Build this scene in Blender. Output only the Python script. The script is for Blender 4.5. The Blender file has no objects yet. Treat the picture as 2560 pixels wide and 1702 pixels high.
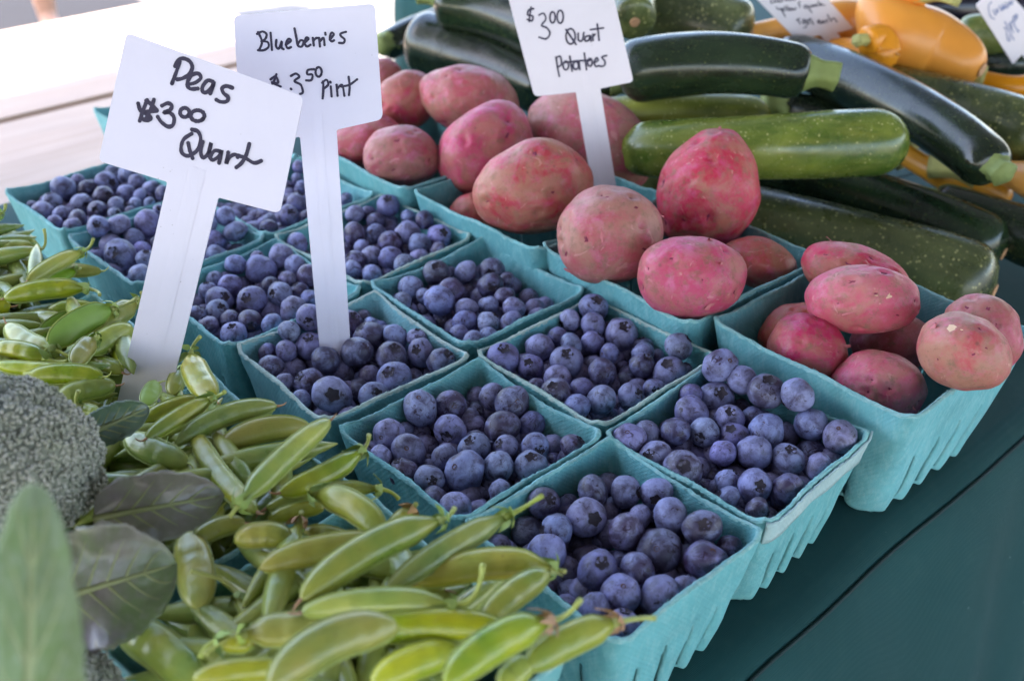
import bpy, bmesh, math, random
import numpy as np
from mathutils import Vector, Matrix, Quaternion, noise

# ------------------------------------------------------------------ camera, world, sun, exposure
scene = bpy.context.scene
col = scene.collection
PW, PH = 2560.0, 1702.0
FPX = 2646.49
PITCH = 0.5639
CAMZ = 0.43436
cd = bpy.data.cameras.new('camera')
cam = bpy.data.objects.new('camera', cd)
col.objects.link(cam)
cam.location = (0, 0, CAMZ)
cam.rotation_euler = (math.pi / 2 - PITCH, 0, 0)
cd.sensor_width = 36.0
cd.lens = FPX / PW * 36.0
cd.clip_start = 0.01
cd.clip_end = 500.0
cd.dof.use_dof = True
cd.dof.focus_distance = 0.60
cd.dof.aperture_fstop = 7.8
scene.camera = cam

GA = math.radians(42.5)                       # the stall stands at this angle to the camera
U = Vector((math.cos(GA), math.sin(GA), 0))   # along the front of the table
V = Vector((-math.sin(GA), math.cos(GA), 0))  # from the customers' side to the back
def uv(u, v, z=0.0):
    return U * u + V * v + Vector((0, 0, z))

SUN_ELEV = math.radians(58)
sun_h = (V * 0.22 - U * 0.975).normalized()    # towards the sun, seen from above
sun_dir = (sun_h * math.cos(SUN_ELEV) + Vector((0, 0, math.sin(SUN_ELEV)))).normalized()
world = bpy.data.worlds.new('World')
scene.world = world
world.use_nodes = True
wn = world.node_tree
bg = wn.nodes['Background']
sky = wn.nodes.new('ShaderNodeTexSky')
sky.sky_type = 'NISHITA'
sky.sun_disc = False
sky.sun_elevation = SUN_ELEV
sky.sun_rotation = math.atan2(sun_h.x, sun_h.y)
sky.air_density = 1.0
sky.dust_density = 1.5
wn.links.new(sky.outputs[0], bg.inputs[0])
bg.inputs[1].default_value = 0.15
sl = bpy.data.lights.new('sun', 'SUN')
sl.energy = 4.0
sl.angle = math.radians(0.53)
sl.color = (1.0, 0.95, 0.88)
sun = bpy.data.objects.new('sun', sl)
col.objects.link(sun)
sun.location = (0, 0, 20)
sun.rotation_euler = sun_dir.to_track_quat('Z', 'Y').to_euler()

vs = scene.view_settings
vs.view_transform = 'Standard'
vs.look = 'None'
vs.exposure = 3.05
vs.gamma = 1.0
vs.use_white_balance = True
vs.white_balance_temperature = 7000
vs.white_balance_tint = 14
scene.cycles.use_denoising = True
scene.cycles.max_bounces = 8
scene.cycles.diffuse_bounces = 5
scene.cycles.sample_clamp_indirect = 8.0

# ------------------------------------------------------------------ helpers
FW = Vector((0, math.cos(PITCH), -math.sin(PITCH)))
RT = Vector((1, 0, 0))
UPV = RT.cross(FW)
CP = Vector((0, 0, CAMZ))
def ray(x, y):
    return FW + RT * ((x - PW / 2) / FPX) - UPV * ((y - PH / 2) / FPX)
def at(x, y, z):                       # the point of the place at height z that photograph pixel x,y shows
    d = ray(x, y)
    return CP + d * ((z - CAMZ) / d.z)
def atd(x, y, dep):
    return CP + ray(x, y) * dep
def depth(p):
    return (p - CP).dot(FW)
K = 2560.0 / 2358.0

rng = random.Random(7)

def mesh_obj(name, verts, faces, mat=None, parent=None, smooth=True):
    me = bpy.data.meshes.new(name)
    me.from_pydata([tuple(v) for v in verts], [], faces)
    me.update()
    if mat:
        for m in (mat if isinstance(mat, (list, tuple)) else [mat]):
            me.materials.append(m)
    if smooth:
        me.polygons.foreach_set('use_smooth', [True] * len(me.polygons))
    o = bpy.data.objects.new(name, me)
    col.objects.link(o)
    if parent:
        o.parent = parent
    return o

def tag(o, label=None, cat=None, group=None, kind=None):
    if label: o['label'] = label
    if cat: o['category'] = cat
    if group: o['group'] = group
    if kind: o['kind'] = kind
    return o

def empty(name, loc, rz=0.0):
    o = bpy.data.objects.new(name, None)
    col.objects.link(o)
    o.location = loc
    o.rotation_euler = (0, 0, rz)
    o.empty_display_size = 0.02
    return o

def loft(rings, cap=True):
    """rings: list of equal-length point lists -> verts, faces"""
    n = len(rings[0])
    vsx = [p for r in rings for p in r]
    fs = []
    for i in range(len(rings) - 1):
        a, b = i * n, (i + 1) * n
        for j in range(n):
            k = (j + 1) % n
            fs.append((a + j, a + k, b + k, b + j))
    if cap:
        for base, rev in ((0, True), ((len(rings) - 1) * n, False)):
            c = sum((vsx[base + j] for j in range(n)), Vector()) / n
            vsx.append(c)
            ci = len(vsx) - 1
            for j in range(n):
                k = (j + 1) % n
                fs.append((base + k, base + j, ci) if rev else (base + j, base + k, ci))
    return vsx, fs

def frames(pts, ref):
    """tangent, side, normal along a polyline; ref is roughly the normal"""
    out = []
    n = len(pts)
    for i in range(n):
        t = (pts[min(i + 1, n - 1)] - pts[max(i - 1, 0)]).normalized()
        s = t.cross(ref)
        if s.length < 1e-5: s = t.orthogonal()
        s.normalize()
        out.append((t, s, s.cross(t).normalized()))
    return out

def tube(pts, radii, ref=Vector((0, 0, 1)), n=8):
    fr = frames(pts, ref)
    if not isinstance(radii, (list, tuple)): radii = [radii] * len(pts)
    rings = []
    for p, r, (t, s, m) in zip(pts, radii, fr):
        rings.append([p + (s * math.cos(a) + m * math.sin(a)) * r for a in [2 * math.pi * k / n for k in range(n)]])
    return loft(rings)

def bez(p0, p1, p2, n):
    return [p0 * (1 - t) ** 2 + p1 * 2 * t * (1 - t) + p2 * t * t for t in [i / (n - 1) for i in range(n)]]

def rel(vsx, o):
    return [Vector(v) - o for v in vsx]

def merge(parts):
    V_, F_ = [], []
    for v, f in parts:
        b = len(V_)
        V_ += list(v)
        F_ += [tuple(i + b for i in q) for q in f]
    return V_, F_

# ------------------------------------------------------------------ materials
class NB:
    def __init__(self, name):
        self.m = bpy.data.materials.new(name)
        self.m.use_nodes = True
        self.t = self.m.node_tree
        self.p = self.t.nodes['Principled BSDF']
        self.tc = self.t.nodes.new('ShaderNodeTexCoord')
        self.oi = self.t.nodes.new('ShaderNodeObjectInfo')
    def n(self, typ, **kw):
        nd = self.t.nodes.new('ShaderNode' + typ)
        for k, v in kw.items():
            if k in nd.inputs: self.set(nd, k, v)
            else: setattr(nd, k, v)
        return nd
    def set(self, nd, k, v):
        s = nd.inputs[k]
        if isinstance(v, bpy.types.NodeSocket): self.t.links.new(v, s)
        else: s.default_value = v
    def link(self, a, b): self.t.links.new(a, b)
    def coord(self, scale=1.0, kind='Object', rnd=True, stretch=(1, 1, 1)):
        mp = self.n('Mapping')
        self.link(self.tc.outputs[kind], mp.inputs['Vector'])
        mp.inputs['Scale'].default_value = tuple(scale * s for s in stretch)
        if rnd:
            cx = self.n('CombineXYZ')
            mm = self.n('Math', operation='MULTIPLY')
            self.link(self.oi.outputs['Random'], mm.inputs[0]); mm.inputs[1].default_value = 57.0
            for i in range(3): self.link(mm.outputs[0], cx.inputs[i])
            self.link(cx.outputs[0], mp.inputs['Location'])
        return mp.outputs[0]
    def noise(self, vec, scale, detail=4.0, rough=0.55, dist=0.0):
        nd = self.n('TexNoise')
        self.link(vec, nd.inputs['Vector'])
        nd.inputs['Scale'].default_value = scale
        nd.inputs['Detail'].default_value = detail
        nd.inputs['Roughness'].default_value = rough
        nd.inputs['Distortion'].default_value = dist
        return nd.outputs['Fac']
    def voro(self, vec, scale, feature='F1', out='Distance', rand=1.0):
        nd = self.n('TexVoronoi', feature=feature)
        self.link(vec, nd.inputs['Vector'])
        nd.inputs['Scale'].default_value = scale
        nd.inputs['Randomness'].default_value = rand
        return nd.outputs[out]
    def ramp(self, fac, *stops, interp='LINEAR'):
        nd = self.n('ValToRGB')
        self.link(fac, nd.inputs[0])
        cr = nd.color_ramp
        cr.interpolation = interp
        while len(cr.elements) < len(stops): cr.elements.new(0.5)
        for e, (p, c) in zip(cr.elements, stops):
            e.position = p
            e.color = (c, c, c, 1) if isinstance(c, (int, float)) else (*c, 1)
        return nd.outputs[0]
    def mix(self, fac, a, b, mode='MIX'):
        nd = self.n('Mix', data_type='RGBA', blend_type=mode)
        for s, v in ((nd.inputs[0], fac), (nd.inputs[6], a), (nd.inputs[7], b)):
            if isinstance(v, bpy.types.NodeSocket): self.link(v, s)
            elif isinstance(v, (int, float)): s.default_value = v
            else: s.default_value = (*v, 1)
        return nd.outputs[2]
    def math(self, op, a, b=0.0, clamp=False):
        nd = self.n('Math', operation=op, use_clamp=clamp)
        for i, v in enumerate((a, b)):
            if isinstance(v, bpy.types.NodeSocket): self.link(v, nd.inputs[i])
            else: nd.inputs[i].default_value = v
        return nd.outputs[0]
    def vary(self, color, hue=0.02, val=0.15, sat=0.1):
        h = self.n('HueSaturation')
        self.link(color, h.inputs['Color'])
        r = self.oi.outputs['Random']
        def lin(amp, mid, k):
            x = self.math('FRACT', self.math('MULTIPLY', r, k))
            return self.math('ADD', self.math('MULTIPLY', x, 2 * amp), mid - amp)
        self.link(lin(hue, 0.5, 1.0), h.inputs['Hue'])
        self.link(lin(sat, 1.0, 7.3), h.inputs['Saturation'])
        self.link(lin(val, 1.0, 13.7), h.inputs['Value'])
        return h.outputs[0]
    def bump(self, height, strength=0.3, dist=0.001, prev=None):
        b = self.n('Bump')
        b.inputs['Strength'].default_value = strength
        b.inputs['Distance'].default_value = dist
        self.link(height, b.inputs['Height'])
        if prev is not None: self.link(prev, b.inputs['Normal'])
        return b.outputs[0]
    def out(self, color=None, rough=0.5, normal=None, spec=0.5, **kw):
        for k, v in (('Base Color', color), ('Roughness', rough), ('Normal', normal), ('Specular IOR Level', spec)):
            if v is None: continue
            s = self.p.inputs[k]
            if isinstance(v, bpy.types.NodeSocket): self.link(v, s)
            elif k == 'Base Color': s.default_value = (*v, 1)
            else: s.default_value = v
        for k, v in kw.items():
            s = self.p.inputs[k.replace('_', ' ')]
            if isinstance(v, bpy.types.NodeSocket): self.link(v, s)
            else: s.default_value = v
        return self.m

def mat_plain(name, c, rough=0.6, vary=0.0, nscale=60.0, spec=0.4):
    b = NB(name)
    n = b.noise(b.coord(1.0), nscale, 5)
    c2 = tuple(x * 0.72 for x in c)
    colr = b.mix(n, c2, tuple(min(1, x * 1.22) for x in c))
    if vary: colr = b.vary(colr, 0.01, vary, 0.1)
    return b.out(colr, rough, b.bump(n, 0.15, 0.001), spec)

# molded paper pulp, teal
def mat_pulp(name, base, pale):
    b = NB(name)
    v = b.coord(1.0)
    n1 = b.noise(v, 28, 6, 0.6)
    n2 = b.noise(b.coord(1.0, stretch=(1, 1, 0.35)), 240, 4, 0.7)
    n3 = b.noise(v, 900, 3, 0.7)
    c = b.mix(b.ramp(n1, (0.3, 0.0), (0.72, 1.0)), tuple(x * 0.80 for x in base), tuple(min(1, x * 1.12) for x in base))
    c = b.mix(b.ramp(n2, (0.45, 0.0), (0.75, 0.6)), c, pale)
    c = b.mix(b.ramp(n3, (0.55, 0.0), (0.8, 0.35)), c, tuple(x * 0.5 for x in base))
    c = b.vary(c, 0.008, 0.10, 0.10)
    w1 = b.n('TexWave', wave_type='BANDS', bands_direction='Z'); b.link(b.coord(1.0, rnd=False), w1.inputs['Vector'])
    w1.inputs['Scale'].default_value = 260; w1.inputs['Distortion'].default_value = 0.6
    w2 = b.n('TexWave', wave_type='BANDS', bands_direction='DIAGONAL'); b.link(b.coord(1.0, rnd=False), w2.inputs['Vector'])
    w2.inputs['Scale'].default_value = 200; w2.inputs['Distortion'].default_value = 0.6
    weave = b.math('MULTIPLY', w1.outputs['Fac'], w2.outputs['Fac'])
    nb = b.bump(n3, 0.5, 0.0009)
    nb = b.bump(weave, 0.45, 0.0005, nb)
    nb = b.bump(n2, 0.45, 0.0012, nb)
    return b.out(c, 0.92, nb, 0.15)
PULP = mat_pulp('teal_pulp', (0.148, 0.405, 0.420), (0.28, 0.52, 0.52))
PULP_RIM = mat_pulp('teal_pulp_edge', (0.21, 0.47, 0.47), (0.46, 0.60, 0.56))
PULP_LIP = mat_pulp('pale_pulp_lip', (0.36, 0.53, 0.53), (0.50, 0.60, 0.58))
PULP_WORN = mat_pulp('worn_pulp_edge', (0.36, 0.50, 0.45), (0.56, 0.55, 0.46))

def mat_berry(name, dark=0.0):
    b = NB(name)
    v = b.coord(1.0)
    n1 = b.noise(v, 1.5, 6, 0.62, 0.4)
    n2 = b.noise(v, 7.0, 5, 0.7)
    n3 = b.noise(v, 2.6, 3, 0.5, 1.2)
    skin = b.mix(n2, (0.016, 0.010, 0.026), (0.045, 0.022, 0.042))
    bloom = b.mix(n2, (0.165, 0.182, 0.350), (0.310, 0.330, 0.570))
    f = b.ramp(n1, (0.33 + dark, 0.12), (0.60 + dark, 0.92))
    f = b.math('SUBTRACT', f, b.ramp(n3, (0.60, 0.0), (0.70, 0.55)), True)
    v2 = b.voro(v, 6.5)
    f = b.math('SUBTRACT', f, b.ramp(v2, (0.05, 0.55), (0.14, 0.0)), True)
    c = b.mix(f, skin, bloom)
    c = b.vary(c, 0.022, 0.22, 0.14)
    rough = b.ramp(f, (0.0, 0.30), (1.0, 0.62))
    nb = b.bump(n2, 0.15, 0.02)
    return b.out(c, rough, nb, 0.4)
BERRY = mat_berry('blueberry_skin')
BERRY_DARK = mat_berry('blueberry_skin_rubbed', 0.13)
CALYX = mat_plain('blueberry_crown', (0.030, 0.022, 0.032), 0.8, nscale=8)
SCAR = mat_plain('blueberry_stem_scar', (0.10, 0.045, 0.03), 0.8, nscale=8)

def mat_potato(name, pink, tan, tanamt):
    b = NB(name)
    v = b.coord(1.0)
    n1 = b.noise(v, 42, 5, 0.6, 0.7)
    n2 = b.noise(v, 95, 6, 0.65, 0.3)
    n3 = b.noise(v, 24, 4, 0.55, 1.5)
    n4 = b.noise(v, 900, 3, 0.6)
    c = b.mix(b.ramp(n3, (0.35, 0.0), (0.65, 1.0)), pink, (pink[0] * 0.9, pink[1] * 0.62, pink[2] * 0.66))
    c = b.mix(b.ramp(n2, (0.50, 0.0), (0.66, 0.7)), c, (0.56, 0.11, 0.22))
    c = b.mix(b.ramp(n1, (0.48 - tanamt, 0.0), (0.66 - tanamt, 0.78)), c, tan)
    sp = b.voro(v, 260)
    c = b.mix(b.ramp(sp, (0.08, 0.55), (0.19, 0.0)), c, (0.20, 0.07, 0.06))
    sp2 = b.voro(v, 75)
    c = b.mix(b.ramp(sp2, (0.05, 0.6), (0.12, 0.0)), c, (0.12, 0.045, 0.035))
    dirt = b.noise(v, 140, 7, 0.7)
    c = b.mix(b.ramp(dirt, (0.51, 0.0), (0.67, 0.8)), c, (0.20, 0.11, 0.065))
    c = b.mix(b.ramp(b.noise(v, 60, 3, 0.5, 2.5), (0.66, 0.0), (0.70, 0.5)), c, (0.60, 0.26, 0.24))
    fm = b.noise(v, 330, 6, 0.75)
    c = b.mix(b.ramp(fm, (0.45, 0.0), (0.75, 0.45)), c, (0.36, 0.18, 0.12))
    c = b.mix(b.ramp(b.noise(v, 210, 5, 0.7, 0.8), (0.56, 0.0), (0.70, 0.6)), c, (0.50, 0.06, 0.13))
    c = b.vary(c, 0.008, 0.10, 0.10)
    nb = b.bump(n2, 0.25, 0.002)
    nb = b.bump(n4, 0.22, 0.0006, nb)
    nb = b.bump(dirt, 0.3, 0.0008, nb)
    return b.out(c, b.ramp(dirt, (0.4, 0.40), (0.7, 0.7)), nb, 0.4)
POT_PINK = mat_potato('potato_skin_bright', (0.50, 0.040, 0.100), (0.38, 0.155, 0.105), 0.035)
POT_TAN = mat_potato('potato_skin_russet', (0.43, 0.048, 0.078), (0.36, 0.165, 0.105), 0.085)
POT_DARK = mat_potato('potato_skin_deep', (0.40, 0.062, 0.062), (0.36, 0.15, 0.10), 0.02)
POT_FLAKE = mat_plain('potato_skin_flake', (0.46, 0.13, 0.14), 0.6, nscale=200)
POT_EYE = mat_plain('potato_eye', (0.20, 0.025, 0.055), 0.7, nscale=400)
POT_FLESH = mat_plain('potato_flesh', (0.68, 0.46, 0.30), 0.6, nscale=150)

def mat_zuc(name, c1, c2, speck, sp=0.12, rough=0.27):
    b = NB(name)
    v = b.coord(1.0)
    st = b.noise(b.coord(1.0, stretch=(0.16, 1, 1)), 75, 5, 0.65, 0.2)
    n2 = b.noise(b.coord(1.0, stretch=(0.5, 1, 1)), 30, 4, 0.55)
    c = b.mix(b.ramp(st, (0.38, 0.0), (0.66, 1.0)), c1, c2)
    c = b.mix(b.ramp(n2, (0.42, 0.0), (0.75, 0.8)), c, tuple(min(1, x * 1.9) for x in c2))
    d1 = b.voro(v, 520)
    c = b.mix(b.ramp(d1, (0.10, 0.6), (0.26, 0.0)), c, tuple(x * 0.55 for x in speck))
    d2 = b.voro(v, 210)
    pm = b.ramp(b.noise(v, 55, 2), (0.36, 0.25), (0.55, 1.0))
    c = b.mix(b.math('MULTIPLY', b.ramp(d2, (sp * 0.8, 0.85), (sp * 1.7, 0.0)), pm), c, speck)
    d3 = b.voro(v, 90)
    c = b.mix(b.ramp(d3, (sp * 0.35, 0.8), (sp * 0.75, 0.0)), c, speck)
    c = b.vary(c, 0.01, 0.2, 0.1)
    nb = b.bump(st, 0.12, 0.0012)
    sm = b.noise(v, 60, 5, 0.6)
    r = b.ramp(sm, (0.35, rough * 0.8), (0.7, rough * 1.7))
    return b.out(c, r, nb, 0.5)
ZUC_DARK = mat_zuc('zucchini_dark', (0.004, 0.010, 0.006), (0.010, 0.020, 0.008), (0.13, 0.15, 0.04), 0.09, 0.19)
ZUC_MID = mat_zuc('zucchini_speckled', (0.022, 0.038, 0.016), (0.070, 0.082, 0.024), (0.44, 0.42, 0.16), 0.16, 0.25)
ZUC_LIGHT = mat_zuc('zucchini_light', (0.040, 0.100, 0.014), (0.165, 0.195, 0.036), (0.62, 0.60, 0.26), 0.12, 0.22)
ZUC_OLIVE = mat_zuc('zucchini_olive', (0.11, 0.13, 0.022), (0.20, 0.20, 0.035), (0.55, 0.50, 0.20), 0.13, 0.30)
ZUC_STEM = mat_plain('zucchini_stem', (0.19, 0.24, 0.075), 0.7, nscale=140)
ZUC_SCAR = mat_plain('zucchini_blossom_scar', (0.50, 0.28, 0.15), 0.8, nscale=300)
SQUASH = mat_plain('yellow_squash_skin', (0.70, 0.27, 0.022), 0.33, 0.12, 18)
SQUASH_STEM = mat_plain('squash_stem', (0.42, 0.40, 0.14), 0.7, nscale=120)
EGGPLANT = mat_plain('eggplant_skin', (0.012, 0.008, 0.016), 0.22, 0.1, 12, 0.5)

def mat_pod():
    b = NB('pea_pod_skin')
    v = b.coord(1.0)
    n1 = b.noise(v, 45, 4, 0.5)
    n2 = b.noise(b.coord(1.0, stretch=(0.25, 1, 1)), 220, 5, 0.6)
    c = b.mix(b.ramp(n1, (0.32, 0.0), (0.7, 1.0)), (0.190, 0.265, 0.032), (0.400, 0.375, 0.042))
    c = b.mix(b.ramp(n2, (0.5, 0.0), (0.8, 0.35)), c, (0.36, 0.42, 0.13))
    c = b.mix(b.ramp(b.voro(v, 120), (0.03, 0.5), (0.10, 0.0)), c, (0.20, 0.16, 0.04))
    c = b.vary(c, 0.022, 0.20, 0.12)
    n3 = b.noise(b.coord(1.0, stretch=(1, 0.35, 1)), 420, 3, 0.6)
    nb = b.bump(n2, 0.5, 0.0010)
    nb = b.bump(n3, 0.3, 0.0006, nb)
    nb = b.bump(n1, 0.2, 0.002, nb)
    c = b.mix(b.ramp(b.noise(v, 150, 5, 0.7), (0.62, 0.0), (0.75, 0.5)), c, (0.30, 0.22, 0.08))
    return b.out(c, b.ramp(n1, (0.3, 0.26), (0.75, 0.42)), nb, 0.5, Coat_Weight=0.25, Coat_Roughness=0.2)
POD = mat_pod()
POD_FLAT = mat_plain('pea_pod_thin', (0.22, 0.36, 0.04), 0.42, 0.12, 60)
SEPAL = mat_plain('pea_sepal', (0.26, 0.36, 0.085), 0.6, 0.15, 300)
PSTEM = mat_plain('pea_stem', (0.36, 0.40, 0.10), 0.55, 0.15, 300)
SEAM = mat_plain('pea_pod_seam', (0.30, 0.36, 0.09), 0.45, 0.1, 300)
DRIED = mat_plain('dried_blossom', (0.42, 0.24, 0.13), 0.85, 0.2, 400)
BROC = mat_plain('broccoli_bud', (0.20, 0.215, 0.17), 0.75, 0.0, 160)
BROC_STALK = mat_plain('broccoli_stalk', (0.24, 0.31, 0.12), 0.6, 0.0, 60)

def mat_leaf(name, c1, c2, c3):
    b = NB(name)
    v = b.coord(1.0)
    n1 = b.noise(v, 26, 4, 0.5, 0.6)
    n2 = b.noise(v, 300, 4, 0.6)
    c = b.mix(b.ramp(n1, (0.35, 0.0), (0.65, 1.0)), c1, c2)
    c = b.mix(b.ramp(n2, (0.45, 0.0), (0.8, 0.4)), c, c3)
    return b.out(c, 0.33, b.bump(n1, 0.3, 0.004, b.bump(n2, 0.2, 0.0008)), 0.5)
LEAF_PURPLE = mat_leaf('broccoli_leaf_purple', (0.120, 0.100, 0.095), (0.090, 0.130, 0.050), (0.20, 0.17, 0.175))
LEAF_BLUE = mat_leaf('broccoli_leaf_blue_green', (0.070, 0.110, 0.085), (0.085, 0.150, 0.060), (0.16, 0.18, 0.20))
LEAF_PALE = mat_leaf('broccoli_leaf_pale', (0.25, 0.32, 0.20), (0.19, 0.29, 0.11), (0.38, 0.43, 0.37))
VEIN_PALE = mat_plain('pale_leaf_vein', (0.36, 0.42, 0.22), 0.5, nscale=100)
VEIN = mat_plain('leaf_vein', (0.18, 0.20, 0.085), 0.5, nscale=100)

def mat_cloth():
    b = NB('green_tablecloth')
    v = b.coord(1.0, rnd=False)
    n1 = b.noise(v, 7, 4, 0.5)
    n2 = b.noise(v, 60, 6, 0.65)
    c = b.mix(n1, (0.003, 0.036, 0.038), (0.006, 0.060, 0.062))
    c = b.mix(b.ramp(n2, (0.5, 0.0), (0.85, 0.3)), c, (0.03, 0.085, 0.08))
    lint = b.voro(v, 34)
    c = b.mix(b.ramp(lint, (0.022, 0.6), (0.05, 0.0)), c, (0.30, 0.38, 0.36))
    w1 = b.n('TexWave', wave_type='BANDS', bands_direction='X'); b.link(v, w1.inputs['Vector']); w1.inputs['Scale'].default_value = 330
    w2 = b.n('TexWave', wave_type='BANDS', bands_direction='Y'); b.link(v, w2.inputs['Vector']); w2.inputs['Scale'].default_value = 330
    wz = b.n('TexWave', wave_type='BANDS', bands_direction='Z'); b.link(v, wz.inputs['Vector']); wz.inputs['Scale'].default_value = 330
    weave = b.math('MULTIPLY', b.math('MULTIPLY', w1.outputs['Fac'], w2.outputs['Fac']), wz.outputs['Fac'])
    nb = b.bump(weave, 0.35, 0.0006)
    return b.out(c, 0.80, nb, 0.20, Sheen_Weight=0.05, Sheen_Roughness=0.4)
CLOTH = mat_cloth()
CLOTH_SEAM = mat_plain('cloth_seam', (0.008, 0.028, 0.030), 0.8, nscale=200)

def mat_sign(name, c):
    b = NB(name)
    v = b.coord(1.0)
    n1 = b.noise(v, 30, 5, 0.6)
    c1 = b.mix(b.ramp(n1, (0.35, 0.0), (0.75, 0.35)), c, tuple(x * 0.86 for x in c))
    sp = b.voro(v, 210)
    dn = b.noise(v, 22, 2)
    f = b.math('MULTIPLY', b.ramp(sp, (0.05, 1.0), (0.09, 0.0)), b.ramp(dn, (0.54, 0.0), (0.62, 0.7)))
    c1 = b.mix(f, c1, (0.25, 0.22, 0.25))
    n2 = b.noise(v, 500, 3)
    return b.out(c1, 0.42, b.bump(n2, 0.08, 0.0005), 0.4)
SIGN = mat_sign('white_sign_plastic', (0.68, 0.65, 0.76))
SIGN2 = mat_sign('cream_sign_plastic', (0.70, 0.655, 0.70))
INK = mat_plain('dark_marker_ink', (0.030, 0.024, 0.055), 0.55, nscale=300)
INK_BLUE = mat_plain('blue_marker_ink', (0.14, 0.19, 0.38), 0.55, nscale=300)

def mat_wood():
    b = NB('pale_plank')
    g = b.noise(b.coord(1.0, stretch=(0.05, 1, 1)), 80, 6, 0.6, 0.4)
    n = b.noise(b.coord(1.0), 9, 4)
    c = b.mix(b.ramp(g, (0.3, 0.0), (0.7, 1.0)), (0.46, 0.345, 0.275), (0.54, 0.435, 0.365))
    c = b.mix(b.ramp(n, (0.4, 0.0), (0.8, 0.4)), c, (0.36, 0.28, 0.24))
    return b.out(b.vary(c, 0.005, 0.05, 0.05), 0.75, b.bump(g, 0.2, 0.001), 0.3)
PLANK = mat_wood()
FRAME = mat_plain('grey_steel', (0.35, 0.36, 0.38), 0.4, nscale=20)

def mat_ground(name, c, sc, amp):
    b = NB(name)
    v = b.coord(1.0, rnd=False)
    n1 = b.noise(v, sc, 6, 0.6)
    n2 = b.noise(v, sc * 40, 4, 0.7)
    cc = b.mix(n1, tuple(x * (1 - amp) for x in c), tuple(x * (1 + amp) for x in c))
    cc = b.mix(b.ramp(n2, (0.4, 0.0), (0.8, 0.5)), cc, tuple(x * 0.6 for x in c))
    return b.out(cc, 0.9, b.bump(n2, 0.4, 0.004), 0.3)
CONC = mat_ground('concrete', (0.20, 0.19, 0.18), 0.8, 0.2)
ASPH = mat_ground('asphalt', (0.016, 0.016, 0.020), 1.0, 0.25)
def mat_canopy():
    b = NB('canopy_fabric')
    tr = b.n('BsdfTranslucent'); tr.inputs[0].default_value = (0.75, 0.78, 0.80, 1)
    df = b.n('BsdfDiffuse'); df.inputs[0].default_value = (0.12, 0.13, 0.14, 1)  # dark fabric chosen to cut the soft light from overhead
    nz = b.noise(b.coord(1.0, rnd=False), 3, 3)
    mx = b.n('MixShader')
    b.link(b.ramp(nz, (0.3, 0.010), (0.7, 0.016)), mx.inputs[0]); b.link(df.outputs[0], mx.inputs[1]); b.link(tr.outputs[0], mx.inputs[2])
    b.link(mx.outputs[0], b.t.nodes['Material Output'].inputs[0])
    return b.m
CANOPY = mat_canopy()

# ------------------------------------------------------------------ ground, road, canopy, tables
GZ = -0.76
def flat(name, pts, z, mat):
    return mesh_obj(name, [Vector((p[0], p[1], z)) for p in pts], [tuple(range(len(pts)))], mat, smooth=False)
g = flat('pavement', [(-150, -150), (150, -150), (150, 150), (-150, 150)], GZ, CONC)
tag(g, 'pale concrete pavement under and around the stall', kind='structure')
ra, rb = at(420, 30, GZ), at(480, -60, GZ)
rd_dir = (rb - ra).normalized()
r0 = ra - U * 0
road = flat('road', [tuple(ra - V * 0.9)[:2], tuple(ra + V * 60)[:2], tuple(ra + V * 60 - U * 60)[:2], tuple(ra - V * 0.9 - U * 60)[:2]], GZ + 0.004, ASPH)
tag(road, 'dark asphalt road beyond the plank table', kind='structure')

def canopy():
    root = empty('canopy', uv(0.6, 0.6, GZ), GA)
    tag(root, 'unseen fabric market canopy on steel posts, lengthened and darkened to shape the light', 'canopy')
    z0, u0, u1, v0, v1 = CAN_Z - GZ, -16.0, 17.0, -4.9, CAN_V1 - 0.6  # out of view; length and depth stretched to steer light onto the stall
    vsx = [Vector((u0, v0, z0)), Vector((u1, v0, z0)), Vector((u1, v1, z0)), Vector((u0, v1, z0)), Vector((u0 + 1.6, (v0 + v1) / 2, z0 + 0.55)), Vector((u1 - 1.6, (v0 + v1) / 2, z0 + 0.55))]
    mesh_obj('roof_fabric', vsx, [(0, 1, 5, 4), (2, 3, 4, 5), (1, 2, 5), (3, 0, 4)], CANOPY, root, smooth=False)
    for (a, b_) in ((vsx[0], vsx[1]), (vsx[1], vsx[2]), (vsx[2], vsx[3]), (vsx[3], vsx[0])):
        L = (b_ - a).length
        n = int(L / 0.30)
        m = n * 10
        pv, pf = [], []
        for i in range(m + 1):
            t = i / m
            sc = 0.16 + 0.045 * abs(math.sin(math.pi * n * t))
            p = a.lerp(b_, t)
            pv += [p, p - Vector((0, 0, sc))]
        for i in range(m): pf.append((2 * i, 2 * i + 2, 2 * i + 3, 2 * i + 1))
        mesh_obj('valance', pv, pf, CANOPY, root, smooth=False)
    for (x, y) in [(x_, y_) for x_ in (u0, u0 * 0.38, u1 * 0.42, u1) for y_ in (v0, v1)]:
        vv, ff = tube([Vector((x * 0.985, y * 0.985, 0)), Vector((x * 0.985, y * 0.985, z0))], 0.022, Vector((1, 0, 0)), 10)
        mesh_obj('post', vv, ff, FRAME, root)
# the canopy's back edge shades the planks up to v = 1.50 at z = -0.05
CAN_Z = 2.0
CAN_V1 = 1.49 + (CAN_Z - 0.18 + 0.05) / math.tan(SUN_ELEV) * sun_h.dot(V)
canopy()

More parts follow.
